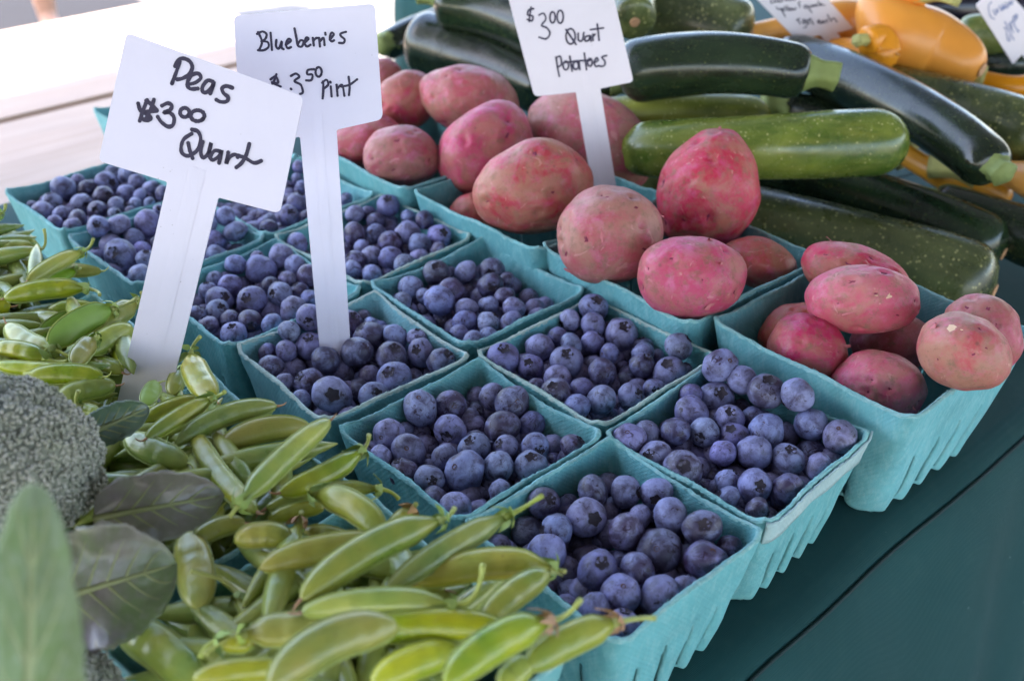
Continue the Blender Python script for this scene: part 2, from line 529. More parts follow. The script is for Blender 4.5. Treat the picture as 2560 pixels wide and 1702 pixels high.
# tablecloth over the stall table: flat top, rounded edge, hanging drop with folds
def tablecloth(name, u0, u1, v0, v1, ztop, zbot, label, seed, seam=True):
    root = empty(name, uv(0, 0, 0), GA)
    tag(root, label, 'tablecloth')
    rr = random.Random(seed)
    def fold(s, k):
        return noise.noise(Vector((s * 5.0, k * 0.6, seed))) * 0.5 + noise.noise(Vector((s * 13.0, k * 1.2, seed + 9))) * 0.35
    # perimeter runs round the table; rows: top inset, edge, bend, drop
    peri = []
    def side(a, b_, nrm, n):
        for i in range(n): peri.append((Vector(a).lerp(Vector(b_), i / n), Vector(nrm)))
    nu, nv = int((u1 - u0) / 0.012), int((v1 - v0) / 0.03)
    side((u0, v0, 0), (u1, v0, 0), (0, -1, 0), nu)
    side((u1, v0, 0), (u1, v1, 0), (1, 0, 0), nv)
    side((u1, v1, 0), (u0, v1, 0), (0, 1, 0), nu // 3)
    side((u0, v1, 0), (u0, v0, 0), (-1, 0, 0), nv)
    n = len(peri)
    rows = []
    prof = [(-0.10, 0.0), (-0.05, 0.0), (-0.022, -0.0006), (-0.010, -0.003), (-0.004, -0.008), (0.002, -0.016), (0.006, -0.03), (0.010, -0.05), (0.014, -0.09), (0.020, -0.16), (0.026, -0.28), (0.03, -0.45), (0.035, zbot - ztop)]
    for (off, dz) in prof:
        r = []
        for i, (p, nr) in enumerate(peri):
            s = p.x + p.y
            k = min(1.0, max(0.0, -dz) / 0.12)
            wob = (0.009 * noise.noise(Vector((s * 2.6, 4.0, seed))) + 0.003 * noise.noise(Vector((s * 11.0, 2.0, seed)))) * (1 if off > -0.03 else 0)
            f = fold(s * (1 + 0.15 * dz), dz * 3) * 0.040 * k
            q = p + nr * (off + f + wob)
            r.append(Vector((q.x, q.y, ztop + dz)))
        rows.append(r)
    vsx, fs = loft(rows, cap=False)
    top = [i for i in range(n)]
    fs.append(tuple(reversed(top)))
    co = mesh_obj('cloth', vsx, fs, CLOTH, root)
    bm = bmesh.new(); bm.from_mesh(co.data); bmesh.ops.recalc_face_normals(bm, faces=bm.faces[:]); bmesh.ops.triangulate(bm, faces=[f for f in bm.faces if len(f.verts) > 4])
    bm.to_mesh(co.data); bm.free()
    # gentle wrinkles on the visible top strip are separate shallow geometry in the top rows
    if seam:
        pts = []
        for i in range(0, nu + 1, 2):
            p = rows[4][min(i, n - 1)]
            pts.append(Vector((p.x, p.y - 0.0006, p.z + 0.0006)))
        vv, ff = tube(pts, 0.0011, Vector((0, 0, 1)), 6)
        mesh_obj('hem_seam', vv, ff, CLOTH_SEAM, root)
    return root
tablecloth('tablecloth', -1.2, 2.1, 0.184, 1.035, 0.0, GZ + 0.02, 'dark green cloth draped over the front table of baskets', 3)
gt = at(764, 6, 0.0)
GU = gt.dot(U) + 0.17
tablecloth('tablecloth', GU, GU + 1.3, 1.075, 1.44, 0.0, GZ + 0.02, 'dark green cloth on the empty table behind the zucchini', 11, seam=False)

def plank_table():
    root = empty('plank_table', uv(0, 0, 0), GA)
    tag(root, 'pale weathered plank table in sun behind the far blueberry basket', 'table')
    u0, u1 = -2.2, 0.868
    edges = [(1.062, 1.250), (1.2512, 1.318), (1.3192, 1.388), (1.401, 1.60), (1.6012, 1.80)]
    for i, (a, b_) in enumerate(edges):
        bm = bmesh.new()
        bmesh.ops.create_cube(bm, size=1.0, matrix=Matrix.Translation(Vector(((u0 + u1) / 2, (a + b_) / 2, -0.066 - 0.001 * (i % 3)))) @ Matrix.Diagonal((u1 - u0, b_ - a, 0.03, 1)))
        bmesh.ops.bevel(bm, geom=bm.edges[:], offset=0.0009, segments=2, affect='EDGES')
        me = bpy.data.meshes.new('plank'); bm.to_mesh(me); bm.free(); me.materials.append(PLANK)
        o = bpy.data.objects.new('plank', me); col.objects.link(o); o.parent = root
    bm = bmesh.new()
    bmesh.ops.create_cube(bm, size=1.0, matrix=Matrix.Translation(Vector(((u0 + u1) / 2, 1.43, -0.0775))) @ Matrix.Diagonal((u1 - u0 - 0.02, 0.72, 0.030, 1)))
    me = bpy.data.meshes.new('underframe'); bm.to_mesh(me); bm.free(); me.materials.append(PLANK)
    o = bpy.data.objects.new('underframe', me); col.objects.link(o); o.parent = root
    for x in (u0 + 0.1, u1 - 0.1):
        for y in (1.12, 1.74):
            vv, ff = tube([Vector((x, y, GZ)), Vector((x, y, -0.10))], 0.018, Vector((1, 0, 0)), 10)
            mesh_obj('leg', vv, ff, FRAME, root)
plank_table()

# ------------------------------------------------------------------ pulp baskets
def superring(h, hw, n, sq):
    """rounded square ring of half width hw, n points"""
    out = []
    for k in range(n):
        a = 2 * math.pi * k / n
        c, s = math.cos(a), math.sin(a)
        r = hw / ((abs(c) ** sq + abs(s) ** sq) ** (1.0 / sq))
        out.append((r * c, r * s))
    return out

def basket(label, group, cx, cy, rot, rim, base, h, seed, worn=False, lip=False, bow=0.003):
    rr = random.Random(seed)
    n = 208
    T = 0.0029
    off = rr.uniform(0, 50)
    levels = [0.0, 0.03, 0.07, 0.13, 0.20, 0.28, 0.36, 0.44, 0.52, 0.60, 0.70, 0.80, 0.88, 0.94, 0.98, 1.0]
    nslots = 4
    def pt(k, t, inset):
        hw = base + (rim - base) * (t ** 0.85)
        rc = 0.013 - 0.004 * t
        a = 2 * math.pi * k / n
        c, s = math.cos(a), math.sin(a)
        m_ = max(abs(c), abs(s)); q_ = min(abs(c), abs(s))
        if q_ / m_ * hw <= hw - rc: r = hw / m_
        else:
            o_ = hw - rc
            pd_ = o_ * (m_ + q_)
            r = pd_ + math.sqrt(max(0.0, pd_ * pd_ - (2 * o_ * o_ - rc * rc)))
        x, y = r * c, r * s
        # which side and how far along it (-1..1)
        along = (y / max(abs(x), 1e-6)) if abs(x) >= abs(y) else (x / max(abs(y), 1e-6))
        if y >= abs(x) or x <= -abs(y): along = -along
        f = (0.5 - along * 0.5) * (nslots + 1)
        low = max(0.0, 1.0 - t / 0.62)
        mid = max(0.0, 1.0 - abs(along) ** 4)
        saw = (f - math.floor(f))
        bulge = (0.0036 * math.sin(min(1.0, saw / 0.82) * math.pi / 2) ** 1.5 * min(1.0, (1 - saw) / 0.18 + 0.15) - 0.001) * low * mid if 0.25 < f < nslots + 0.75 else 0.0
        nx, ny = (math.copysign(1, x), 0) if abs(x) >= abs(y) else (0, math.copysign(1, y))
        # sides bow in a little near the rim, edge wavers
        bw = -bow * (1 - along * along) * t * (0.6 + 0.8 * noise.noise(Vector((nx * 3 + off, ny * 3, 1.0))))
        d = bulge + bw + 0.0009 * noise.noise(Vector((x * 60 + off, y * 60, t * 4)))
        if t > 0.93:
            d += 0.0006 * noise.noise(Vector((x * 700 + off, y * 700, 5.0)))
        rad = Vector((x, y, 0)).normalized()
        x += nx * d - rad.x * inset
        y += ny * d - rad.y * inset
        z = h * t
        if t > 0.9:
            w = (t - 0.9) / 0.1
            z += w * (0.0022 * noise.noise(Vector((x * 22 + off, y * 22, 2.0))) + 0.0006 * noise.noise(Vector((x * 400 + off, y * 400, 7.0)))
                      + 0.0035 * (abs(along) ** 6) - 0.0008)
        # feet: scalloped underside between the louvres
        if t < 0.08:
            z += (1 - t / 0.08) * 0.0035 * (1 - math.sin(saw * math.pi)) * mid
        return Vector((x, y, z))
    outer = [[pt(k, t, 0.0) for k in range(n)] for t in levels]
    inner = [[pt(k, max(t, 0.02), T) for k in range(n)] for t in levels]
    def slot(k, li):
        t = (levels[li] + levels[li + 1]) / 2
        if not (0.07 < t < 0.52): return False
        a = 2 * math.pi * (k + 0.5) / n
        c, s = math.cos(a), math.sin(a)
        along = (s / c) if abs(c) >= abs(s) else (c / s)
        if abs(c) >= abs(s): along = s / abs(c)
        else: along = c / abs(s)
        if s >= abs(c) or c <= -abs(s): along = -along
        f = (0.5 - along * 0.5) * (nslots + 1)
        fr = f - round(f)
        return 0.5 < f < nslots + 0.5 and -0.02 < fr < 0.13 * (1.0 - t)
    vsx = [p for r in outer for p in r] + [p for r in inner for p in r]
    L = len(levels)
    ib = L * n
    fs = []
    for li in range(L - 1):
        for k in range(n):
            j = (k + 1) % n
            if slot(k, li): 
                continue
            fs.append((li * n + k, li * n + j, (li + 1) * n + j, (li + 1) * n + k))
            fs.append((ib + li * n + j, ib + li * n + k, ib + (li + 1) * n + k, ib + (li + 1) * n + j))
            # walls of the slots
            for (kk, e0, e1) in (((k - 1) % n, k, k), ((k + 1) % n, j, j)):
                if slot(kk, li):
                    fs.append((li * n + e0, (li + 1) * n + e0, ib + (li + 1) * n + e0, ib + li * n + e0))
    c0 = len(vsx); vsx.append(Vector((0, 0, 0.003)))
    c1 = len(vsx); vsx.append(Vector((0, 0, 0.0055)))
    for k in range(n):
        j = (k + 1) % n
        fs.append((j, k, c0)); fs.append((ib + k, ib + j, c1))
    o = mesh_obj('pulp_basket', vsx, fs, PULP)
    # rim: the torn fibrous edge, a thin rounded bead
    rings = []
    for q in range(5):
        ang = math.pi * q / 4
        ring = []
        for k in range(n):
            a, b_ = outer[-1][k], inner[-1][k]
            m = (a + b_) / 2
            rough = 1 + 0.35 * noise.noise(Vector((a.x * 900, a.y * 900, q * 0.7 + off)))
            ring.append(m + (a - m) * 1.12 * math.cos(ang) * rough + Vector((0, 0, (-0.0008 + 0.0017 * math.sin(ang)) * rough)))
        rings.append(ring)
    rv, rf = [p for r in rings for p in r], []
    for q in range(4):
        for k in range(n):
            j = (k + 1) % n
            rf.append((q * n + k, q * n + j, (q + 1) * n + j, (q + 1) * n + k))
    # loose paper fibres standing off the edge
    for f in range(150):
        k = rr.randrange(n)
        p = rings[rr.choice((1, 2, 3))][k]
        d = Vector((rr.gauss(0, 1), rr.gauss(0, 1), rr.uniform(-0.1, 1.2))).normalized() * rr.uniform(0.0007, 0.0020)
        sd = d.cross(Vector((rr.random(), rr.random(), 0.3))).normalized() * rr.uniform(0.00012, 0.0003)
        b0 = len(rv)
        rv += [p - sd - d * 0.2, p + sd - d * 0.2, p + d]
        rf.append((b0, b0 + 1, b0 + 2))
    mesh_obj('rim', rv, rf, PULP_WORN if worn else PULP_RIM, o)
    if lip:
        ks = [k for k in range(n) if math.sin(2 * math.pi * k / n) < -0.70]
        lv, lf = [], []
        for t in (0.80, 0.84, 0.90, 0.96, 1.0):
            for k in ks: lv.append(pt(k, t, -0.0010 - 0.0012 * t) + Vector((0, 0, 0.004 * noise.noise(Vector((k * 0.07, 3, 1))) if t < 0.82 else 0)))
        m = len(ks)
        for i in range(4):
            for k in range(m - 1): lf.append((i * m + k, i * m + k + 1, (i + 1) * m + k + 1, (i + 1) * m + k))
        lo = mesh_obj('folded_lip', lv, lf, PULP_LIP, o)
        sm = lo.modifiers.new('thickness', 'SOLIDIFY'); sm.thickness = 0.0012
    o.location = (cx, cy, 0.0015)
    o.rotation_euler = (0, 0, rot)
    return tag(o, label, 'basket', group)

PINT = dict(rim=0.0545, base=0.0415, h=0.0735)
QUART = dict(rim=0.0715, base=0.054, h=0.0885)
GP = 'teal pulp pint baskets of blueberries'
PB = {  # centre x, y, turn
 'A1': (0.0497, 0.3935, 0.727), 'A2': (-0.0235, 0.4720, 0.747), 'A3': (-0.1000, 0.5550, 0.697), 'A4': (-0.1769, 0.6336, 0.766),
 'A5': (-0.2590, 0.7121, 0.784), 'A6': (-0.3385, 0.7934, 0.784), 'B1': (0.1254, 0.4703, 0.796), 'B2': (0.0512, 0.5507, 0.748),
 'B3': (-0.0240, 0.6358, 0.737), 'B4': (-0.1043, 0.7142, 0.801), 'B5': (-0.1851, 0.7899, 0.772), 'B6': (-0.2610, 0.8690, 0.77), 'B7': (-0.3300, 0.9800, 0.75)}
BW = {'A1': 'the nearest pint basket', 'A2': 'the second basket along the peas', 'A3': 'the basket holding the Blueberries sign', 'A4': 'the basket between the two stakes',
      'A5': 'the basket behind the Peas stake', 'A6': 'the basket against the planks', 'B1': 'the table-edge basket by the potatoes', 'B2': 'the worn-rimmed basket',
      'B3': 'the third basket beside the potatoes', 'B4': 'the basket below the far potatoes', 'B5': 'the basket behind the Blueberries stake'}
BL = {'A1': 'teal pulp pint basket of blueberries nearest the camera, pea stem hanging over it',
      'A2': 'teal pint basket second from the table edge, its side against the pea pods',
      'A3': 'pint basket with pale worn rim holding the Blueberries sign stake',
      'A4': 'teal pint basket of blueberries between the Peas stake and Blueberries stake',
      'A5': 'teal pint basket crossed by the stake of the Peas sign',
      'A6': 'teal pint basket farthest left, against the pale plank table',
      'B1': 'teal pint basket at the table edge with light outer flap, touching the front potatoes',
      'B2': 'pint basket with worn beige rim in front of the middle potato basket',
      'B3': 'teal pint basket right of the Blueberries stake, third from the table edge',
      'B4': 'pint basket with whitish rim at the foot of the far potato baskets',
      'B5': 'teal pint basket mostly behind the Blueberries stake and Peas plate',
      'B6': 'teal pint basket hidden behind the plate of the Blueberries sign',
      'B7': 'lone teal pint basket peeking out left of the Peas plate, by the planks'}
for i, (k, (x, y, r)) in enumerate(PB.items()):
    basket(BL[k], GP, x, y, r, seed=20 + i, worn=k in ('A3', 'B2', 'B4'), lip=k == 'B1', **PINT)
QB = {'P1': (0.2234, 0.5600, 0.717), 'P2': (0.1185, 0.6612, 0.71), 'P3': (0.0211, 0.7580, 0.76), 'P4': (-0.0800, 0.8620, 0.74),
      'Q0': (-0.0742, 0.3040, 0.76), 'Q1': (-0.1770, 0.4089, 0.77), 'Q2': (-0.2735, 0.5020, 0.78), 'Q3': (-0.3700, 0.6010, 0.78)}
QL = {'P1': ('teal quart basket of red potatoes at the right front table corner', 'teal pulp quart baskets of potatoes'),
      'P2': ('teal quart basket of large red potatoes under the light green zucchini', 'teal pulp quart baskets of potatoes'),
      'P3': ('teal quart basket under the stake of the Potatoes sign', 'teal pulp quart baskets of potatoes'),
      'P4': ('teal quart basket of potatoes just right of the Blueberries plate', 'teal pulp quart baskets of potatoes'),
      'Q0': ('teal quart basket of pea pods nearest the camera', 'teal pulp quart baskets of peas'),
      'Q1': ('teal quart basket of pea pods behind the broccoli leaves, front of the Peas stake', 'teal pulp quart baskets of peas'),
      'Q2': ('teal quart basket of pea pods left of the Peas stake', 'teal pulp quart baskets of peas'),
      'Q3': ('teal quart basket of pea pods at the far left edge', 'teal pulp quart baskets of peas')}
for i, (k, (x, y, r)) in enumerate(QB.items()):
    basket(QL[k][0], QL[k][1], x, y, r, seed=60 + i, bow=0.004, **QUART)

# ------------------------------------------------------------------ blueberries
# traced from the photograph: zoom window (x0, y0, scale) then x, y, radius [, crown x, crown y [, 's' for the stem scar]]; z offset 'l' = lower layer
Z1 = (500, 600, 3.686); Z2 = (0, 350, 3.686); Z3 = (900, 800, 3.686); Z4 = (1400, 750, 3.686); Z5 = (1500, 1050, 3.188); Z6 = (500, 1000, 1.966); Z7 = (860, 1060, 3.686); ZC = (640, 350, 3.686); ZD = (0, 300, 2.613)
BER = {
'A1': [(Z5, [(205,570,120,310,560),(450,580,125,455,640),(70,510,45,'l'),(110,680,80,'l'),(320,780,100),(220,900,150),(575,810,150),(620,710,70,'l'),(850,870,130,'l'),(810,915,145,830,885),(445,1070,170,415,1050,'s'),(590,1000,110,'l'),(850,1110,165,905,1010,'s'),(1090,985,100,'l'),(170,1120,95,'l'),(335,1220,155),(650,1200,90,'l'),(160,1390,155,175,1320,'s'),(520,1410,165,570,1510),(660,1340,100),(20,950,90,'l')]),
       (Z6, [(1685,510,80,1725,490),(1790,500,55,'l'),(1930,450,85),(1900,585,100,1945,590),(1750,650,80),(1600,640,85,'l'),(1500,740,70,'l'),(1710,740,95),(1900,790,80,'l'),(1955,840,98,1975,800),(1830,950,75,'l'),(1940,1030,80),(2080,1120,90),(1760,880,50,'l')])],
'A2': [(Z3, [(520,835,160,510,730,'s'),(820,790,140,865,800,'s'),(1245,720,125),(1060,730,90,'l'),(1065,840,110,'l'),(1430,790,155,1480,770,'s'),(390,985,95,'l'),(265,1055,145,195,1075,'s'),(835,1020,150,785,1085),(1050,990,125,'l'),(1315,985,155,1305,885,'s'),(1600,960,120,'l'),(570,1110,95,'l'),(445,1215,160,425,1185,'s'),(190,1260,105,120,1220,'s'),(780,1260,120),(620,1290,60,'l'),(1055,1175,140,1010,1100),(1210,1150,50,'l'),(1350,1170,120,1275,1130),(1490,1090,60,'l'),(1610,1180,135,1660,1210),(1790,1130,105,'l'),(1970,1170,125),(1780,1300,85,'l'),(1275,1350,140),(1575,1350,150,1580,1260),(965,1390,180,870,1345,'s'),(375,1420,135),(640,1460,130,665,1480)]),
       (Z7, [(830,710,120),(1020,770,145),(1120,720,80,'l'),(960,660,70,'l'),(1250,770,90,'l'),(1440,620,110),(1260,640,90,'l'),(1640,560,70,'l')])],
'A3': [(Z1, [(1030,765,125,1005,810),(840,850,105),(640,1000,85,'l'),(755,1040,110),(990,960,130,980,870),(1160,890,125,1155,960),(1360,790,130,1425,715),(1450,690,70,'l'),(1565,790,75),(1715,790,70,'l'),(1570,890,145),(1730,850,60,1745,860),(1825,890,115),(2000,880,90),(1355,970,70,'l'),(1465,1070,140),(1160,1115,130),(1250,1060,90,'l'),(945,1130,90,'l'),(620,1190,125),(1770,1075,145,1810,985),(2030,1040,130,1990,1005),(2230,1135,140,2300,1060),(1560,1220,110,1475,1235,'l'),(1335,1250,95,'l'),(1790,1280,160,1735,1200),(2000,1250,90,'l'),(960,1325,130,880,1245),(755,1340,95),(1120,1290,65,'l'),(1215,1430,170,1225,1425),(1465,1380,110,'l'),(1600,1440,140,1640,1415),(880,1490,95),(820,1210,65,'l'),(1090,1550,95,'l')])],
'A4': [(Z1, [(345,235,100),(545,270,135),(640,215,95,'l'),(505,155,60,'l'),(745,165,110),(915,235,100),(1000,320,110),(215,290,50,'l'),(275,415,100),(140,370,85),(80,475,90),(460,410,90,'l'),(645,415,85),(835,350,85),(755,335,55,'l'),(170,570,120,225,540),(345,530,75,'l'),(475,560,130,430,525),(755,500,115,690,475),(880,480,90),(1010,540,80),(865,645,125),(650,600,85,'l'),(140,655,110,190,620),(290,735,90),(450,750,110,465,790),(665,780,105),(70,795,95),(310,870,118,310,790),(500,880,75,'l'),(-30,700,95),(-60,600,70,'l')])],
'A5': [(Z2, [(935,850,90,930,825),(1125,830,105),(1350,770,125),(1450,640,60,1450,620),(1010,950,115),(1210,890,90),(1235,1030,95),(1070,1080,150,1000,1035),(1330,940,70,'l'),(1400,960,60),(880,1090,75),(1345,1090,85,1360,1020),(1230,1230,80,'l'),(1290,1270,125)]),
       (ZD, [(1500,630,90,1500,600),(1420,780,75),(1550,750,75),(1610,600,60),(1440,530,60),(1415,880,70),(1500,850,40,'l'),(1610,820,60,'l'),(1380,690,40,'l')])],
'A6': [(Z2, [(600,450,110),(665,370,60,'l'),(800,450,85),(985,400,100,1040,400),(1060,310,75),(830,395,45,'l'),(1170,320,85),(1265,400,85),(1390,440,75),(1500,500,75),(1165,495,80),(1295,520,65),(955,520,95,1000,510),(470,590,95),(400,560,55,'l'),(620,600,60,'l'),(750,590,95,790,610),(300,610,55),(375,670,105),(560,690,75),(900,650,85,880,640),(1080,620,95),(1245,600,65),(710,740,90),(505,770,75),(670,800,90),(880,770,70),(1060,690,65,1095,670),(1370,590,60),(1200,660,50)])],
'B1': [(Z4, [(1530,625,155,1610,565,'s'),(1745,775,140),(1450,860,160,1475,800),(1960,915,165,1970,800),(2240,1000,150),(1190,890,105),(1210,1025,150,1240,990,'s'),(1680,1000,100,'l'),(1395,1080,70,'l'),(1570,1090,130,1570,1025),(1830,1060,125,1855,1040,'s'),(2280,1170,150),(860,1190,130,890,1095,'s'),(1030,1210,140),(640,1290,145,615,1220,'s'),(1320,1260,140,1275,1320),(1395,1160,90,'l'),(1600,1260,130,1560,1190),(1890,1210,165,1845,1130,'s'),(2090,1220,110,'l'),(865,1430,145,810,1420),(1500,1410,115),(1790,1400,165),(1110,1560,170,1125,1520),(1260,1440,120,'l'),(1000,1390,70,'l')]),
       (Z5, [(1930,120,130,1900,50,'s'),(1680,230,130,'l'),(1745,370,110),(1500,310,125,1510,225),(870,450,100,'l'),(1040,490,95),(1380,430,80,'l'),(1220,520,130,1265,515),(1500,560,135),(1020,620,100,930,600),(1255,720,95),(840,540,80,'l'),(1610,470,60,'l'),(1130,650,60,'l')])],
'B2': [(Z4, [(145,190,105),(365,110,125,390,45),(270,245,120),(510,230,100,'l'),(570,320,145,600,250),(810,400,90,'l'),(270,370,105),(110,430,115),(455,495,95,375,500,'s'),(765,500,105),(940,490,65,'l'),(1125,460,130),(270,580,65,'l'),(390,665,130,450,625,'s'),(580,635,75,'l'),(745,630,120,790,545),(1020,630,145,985,545),(1200,610,65,'l'),(195,820,105),(635,770,125,'l'),(380,920,145),(655,890,130,740,850),(870,830,105,885,830),(150,990,120),(470,1060,75,'l'),(330,1120,65,'l')]),
       (Z3, [(1300,350,150,1310,250),(1570,430,120,1550,390),(1655,250,125),(1450,520,75,'l'),(1665,535,85,'l'),(1820,540,125,1815,480,'s'),(1620,610,80),(1810,670,140,1775,610),(1905,380,150,1910,295),(1825,160,95)])],
'B3': [(ZC, [(1420,1360,110),(1650,1250,120,1650,1190),(1750,1210,70,'l'),(1925,1210,105),(2175,1210,120,2160,1235),(2310,1290,75),(1610,1390,80,'l'),(1570,1450,85),(1790,1400,125),(1950,1400,85,'l'),(2160,1350,120,2180,1350),(1850,1310,70,'l'),(1350,1490,90),(1280,1430,50,'l'),(1700,1540,140),(1940,1560,110),(2140,1520,95),(2290,1450,95)]),
       (Z3, [(765,0,100,'l'),(1000,20,115),(1190,30,110),(1390,30,105,1450,20,'s'),(830,85,50,'l'),(925,140,95),(1200,150,95),(1035,200,105),(1420,-110,100),(620,-90,80,'l')])],
'B4': [(ZC, [(885,670,85),(1030,670,75),(1140,650,55,'l'),(1260,670,100,1260,610),(1440,700,75),(1550,770,90),(1105,750,90),(1300,775,85,'l'),(1110,860,85),(905,870,105),(1280,860,70,'l'),(1440,840,115),(1700,890,115,1740,850),(1240,950,110),(1510,965,105),(1050,960,60,'l'),(1680,1010,75),(1000,1020,90),(1060,1070,95),(1190,1040,60,'l'),(1250,1100,110),(1380,1040,70,'l'),(1500,1090,95),(1360,1140,95),(920,1120,95),(890,1190,85),(1070,1240,90),(1210,1240,45,'l'),(375,960,105),(840,1000,60,'l')])],
'B5': [(ZC, [(385,240,60),(380,360,55),(420,430,55),(390,580,100),(315,500,40,'l'),(300,700,95,330,665),(120,820,85,60,840),(130,740,60),(60,700,70,'l'),(460,700,60),(250,810,45,'l'),(830,540,60)])],
}
def unit_berry(seed, nl=14, ns=22):
    rr = random.Random(seed)
    ob = rr.uniform(0.76, 0.93)
    lump = rr.uniform(0.04, 0.11)
    vsx, fs = [], []
    ths = [0.0] + [0.10, 0.20, 0.29, 0.37, 0.46] + [0.46 + (math.pi - 0.46) * i / nl for i in range(1, nl + 1)]
    for ti, th in enumerate(ths[1:-1]):
        for k in range(ns):
            ph = 2 * math.pi * k / ns
            d = Vector((math.sin(th) * math.cos(ph), math.sin(th) * math.sin(ph), math.cos(th)))
            r = 1 + lump * noise.noise(d * 1.6 + Vector((seed * 3.1, 0, 0)))
            rc = 0.33 * (1 + 0.18 * math.cos(5 * ph))
            if th < rc: r -= 0.16 * (1 - (th / rc) ** 2)
            elif th < rc + 0.12: r += 0.025 * (1 - (th - rc) / 0.12)
            sb = math.pi - th
            if sb < 0.34: r -= 0.10 * (1 - sb / 0.34) ** 1.3
            vsx.append(Vector((d.x * r, d.y * r, d.z * r * ob)))
    nr = len(ths) - 2
    for i in range(nr - 1):
        for k in range(ns):
            j = (k + 1) % ns
            fs.append((i * ns + k, (i + 1) * ns + k, (i + 1) * ns + j, i * ns + j))
    vsx += [Vector((0, 0, ob * 0.84)), Vector((0, 0, -ob * 0.90))]
    t, b_ = len(vsx) - 2, len(vsx) - 1
    for k in range(ns):
        j = (k + 1) % ns
        fs.append((t, k, j)); fs.append((b_, (nr - 1) * ns + j, (nr - 1) * ns + k))
    return vsx, fs, ob
def me_of(name, vsx, fs, mats):
    me = bpy.data.meshes.new(name)
    me.from_pydata([tuple(v) for v in vsx], [], fs)
    for m in mats: me.materials.append(m)
    me.polygons.foreach_set('use_smooth', [True] * len(me.polygons))
    me.update()
    return me
BM, CM, SM = [], [], []
for s in range(8):
    vsx, fs, ob = unit_berry(s)
    BM.append((me_of('blueberry', vsx, fs, [BERRY if s % 4 else BERRY_DARK])))
    rr = random.Random(s + 50)
    # crown: a ragged five-pointed star bowl lining the dimple
    cv, cf = [Vector((0, 0, ob * 0.875))], []
    N = 20
    for ring, (rad, zz) in enumerate(((0.12, 0.880), (0.22, 0.915), (0.31, 0.985))):
        for k in range(N):
            a = 2 * math.pi * k / N
            star = abs(((k % 4) / 4.0) - 0.5) * 2          # 1 at the points, 0 between
            r = rad * (1 + (0.38 * star - 0.10) * (ring / 2) * rr.uniform(0.7, 1.25))
            z = zz + (0.03 * star * (ring == 2)) * rr.uniform(0.3, 1.6)
            cv.append(Vector((r * math.cos(a), r * math.sin(a), ob * z * (1 - 0.05 * r * r))))
    for k in range(N):
        j = (k + 1) % N
        cf.append((0, 1 + k, 1 + j))
        for ring in range(2):
            a, b_ = 1 + ring * N, 1 + (ring + 1) * N
            cf.append((a + k, b_ + k, b_ + j, a + j))
    CM.append(me_of('calyx', cv, cf, [CALYX]))
    sv, sf = [Vector((0, 0, -ob * 0.895))], []
    for ring, (rad, zz) in enumerate(((0.07, 0.91), (0.13, 0.955))):
        for k in range(12):
            a = 2 * math.pi * k / 12
            sv.append(Vector((rad * math.cos(a), rad * math.sin(a), -ob * zz)))
    for k in range(12):
        j = (k + 1) % 12
        sf.append((0, 1 + j, 1 + k)); sf.append((1 + k, 1 + j, 13 + j, 13 + k))
    SM.append(me_of('stem_scar', sv, sf, [SCAR]))

RIMZ = 0.075
allb = []
for key, groups in BER.items():
    cx, cy, rot = PB[key]
    items = []
    for (w, lst) in groups:
        for e in lst:
            e = list(e)
            low = 'l' in e
            scar = 's' in e
            nums = [q for q in e if not isinstance(q, str)]
            X, Y, R = w[0] + nums[0] / w[2], w[1] + nums[1] / w[2], nums[2] / w[2]
            crown = None
            if len(nums) == 5: crown = ((nums[3] - nums[0]) / nums[2], (nums[4] - nums[1]) / nums[2])
            z = RIMZ + (-0.0205 if low else -0.0070)
            p = at(X, Y, z)
            items.append(dict(p=p, r=1.05 * R * depth(p) / FPX, y=Y, X=X, low=low, crown=crown, scar=scar))
    ax, ay = Vector((math.cos(rot), math.sin(rot), 0)), Vector((-math.sin(rot), math.cos(rot), 0))
    c = Vector((cx, cy, 0))
    for it in range(40):
        for i in range(len(items)):
            for j in range(i + 1, len(items)):
                a, b_ = items[i], items[j]
                d = b_['p'] - a['p']
                L = d.length
                mn = (a['r'] + b_['r']) * 0.94
                if L < mn and L > 1e-7:
                    push = (mn - L) * 0.5
                    front, back = (a, b_) if (a['y'] - 400 * a['low'] * 0.05) > (b_['y'] - 400 * b_['low'] * 0.05) else (b_, a)
                    vr = (front['p'] - CP).normalized()
                    n_ = (back['p'] - front['p']).normalized()
                    m = (vr * 0.55 + n_ * 0.45).normalized()
                    front['p'] = front['p'] - m * push * 0.35
                    back['p'] = back['p'] + m * push * 0.75
        for q in items:
            d = q['p'] - c
            t = max(0.1, min(1.0, q['p'].z / 0.0735))
            hw = 0.0415 + (0.0545 - 0.0415) * t - 0.0032 - q['r'] * 0.90
            if q['p'].z > 0.082: hw += 0.001
            lu, lv = d.dot(ax), d.dot(ay)
            vr = (q['p'] - CP).normalized()
            ex = max(0.0, -hw - lu, -hw - lv) - max(0.0, lu - hw, lv - hw)
            if ex:
                zn = q['p'].z + vr.z * ex
                if 0.050 < zn < 0.082:
                    q['p'] += vr * ex
                    d = q['p'] - c
                    lu, lv = d.dot(ax), d.dot(ay)
            lu2, lv2 = max(-hw, min(hw, lu)), max(-hw, min(hw, lv))
            q['p'] += ax * (lu2 - lu) + ay * (lv2 - lv)
            q['p'].z = max(0.045, min(0.088, q['p'].z))
    for q in items:
        q['key'] = key
        q['size'] = q['r'] / depth(q['p'])
    allb += items
allb.sort(key=lambda q: -q['size'] * (0.75 if q['low'] else 1.0))
singles, rest = allb[:300], allb[300:]
rb_ = random.Random(5)
mass = []
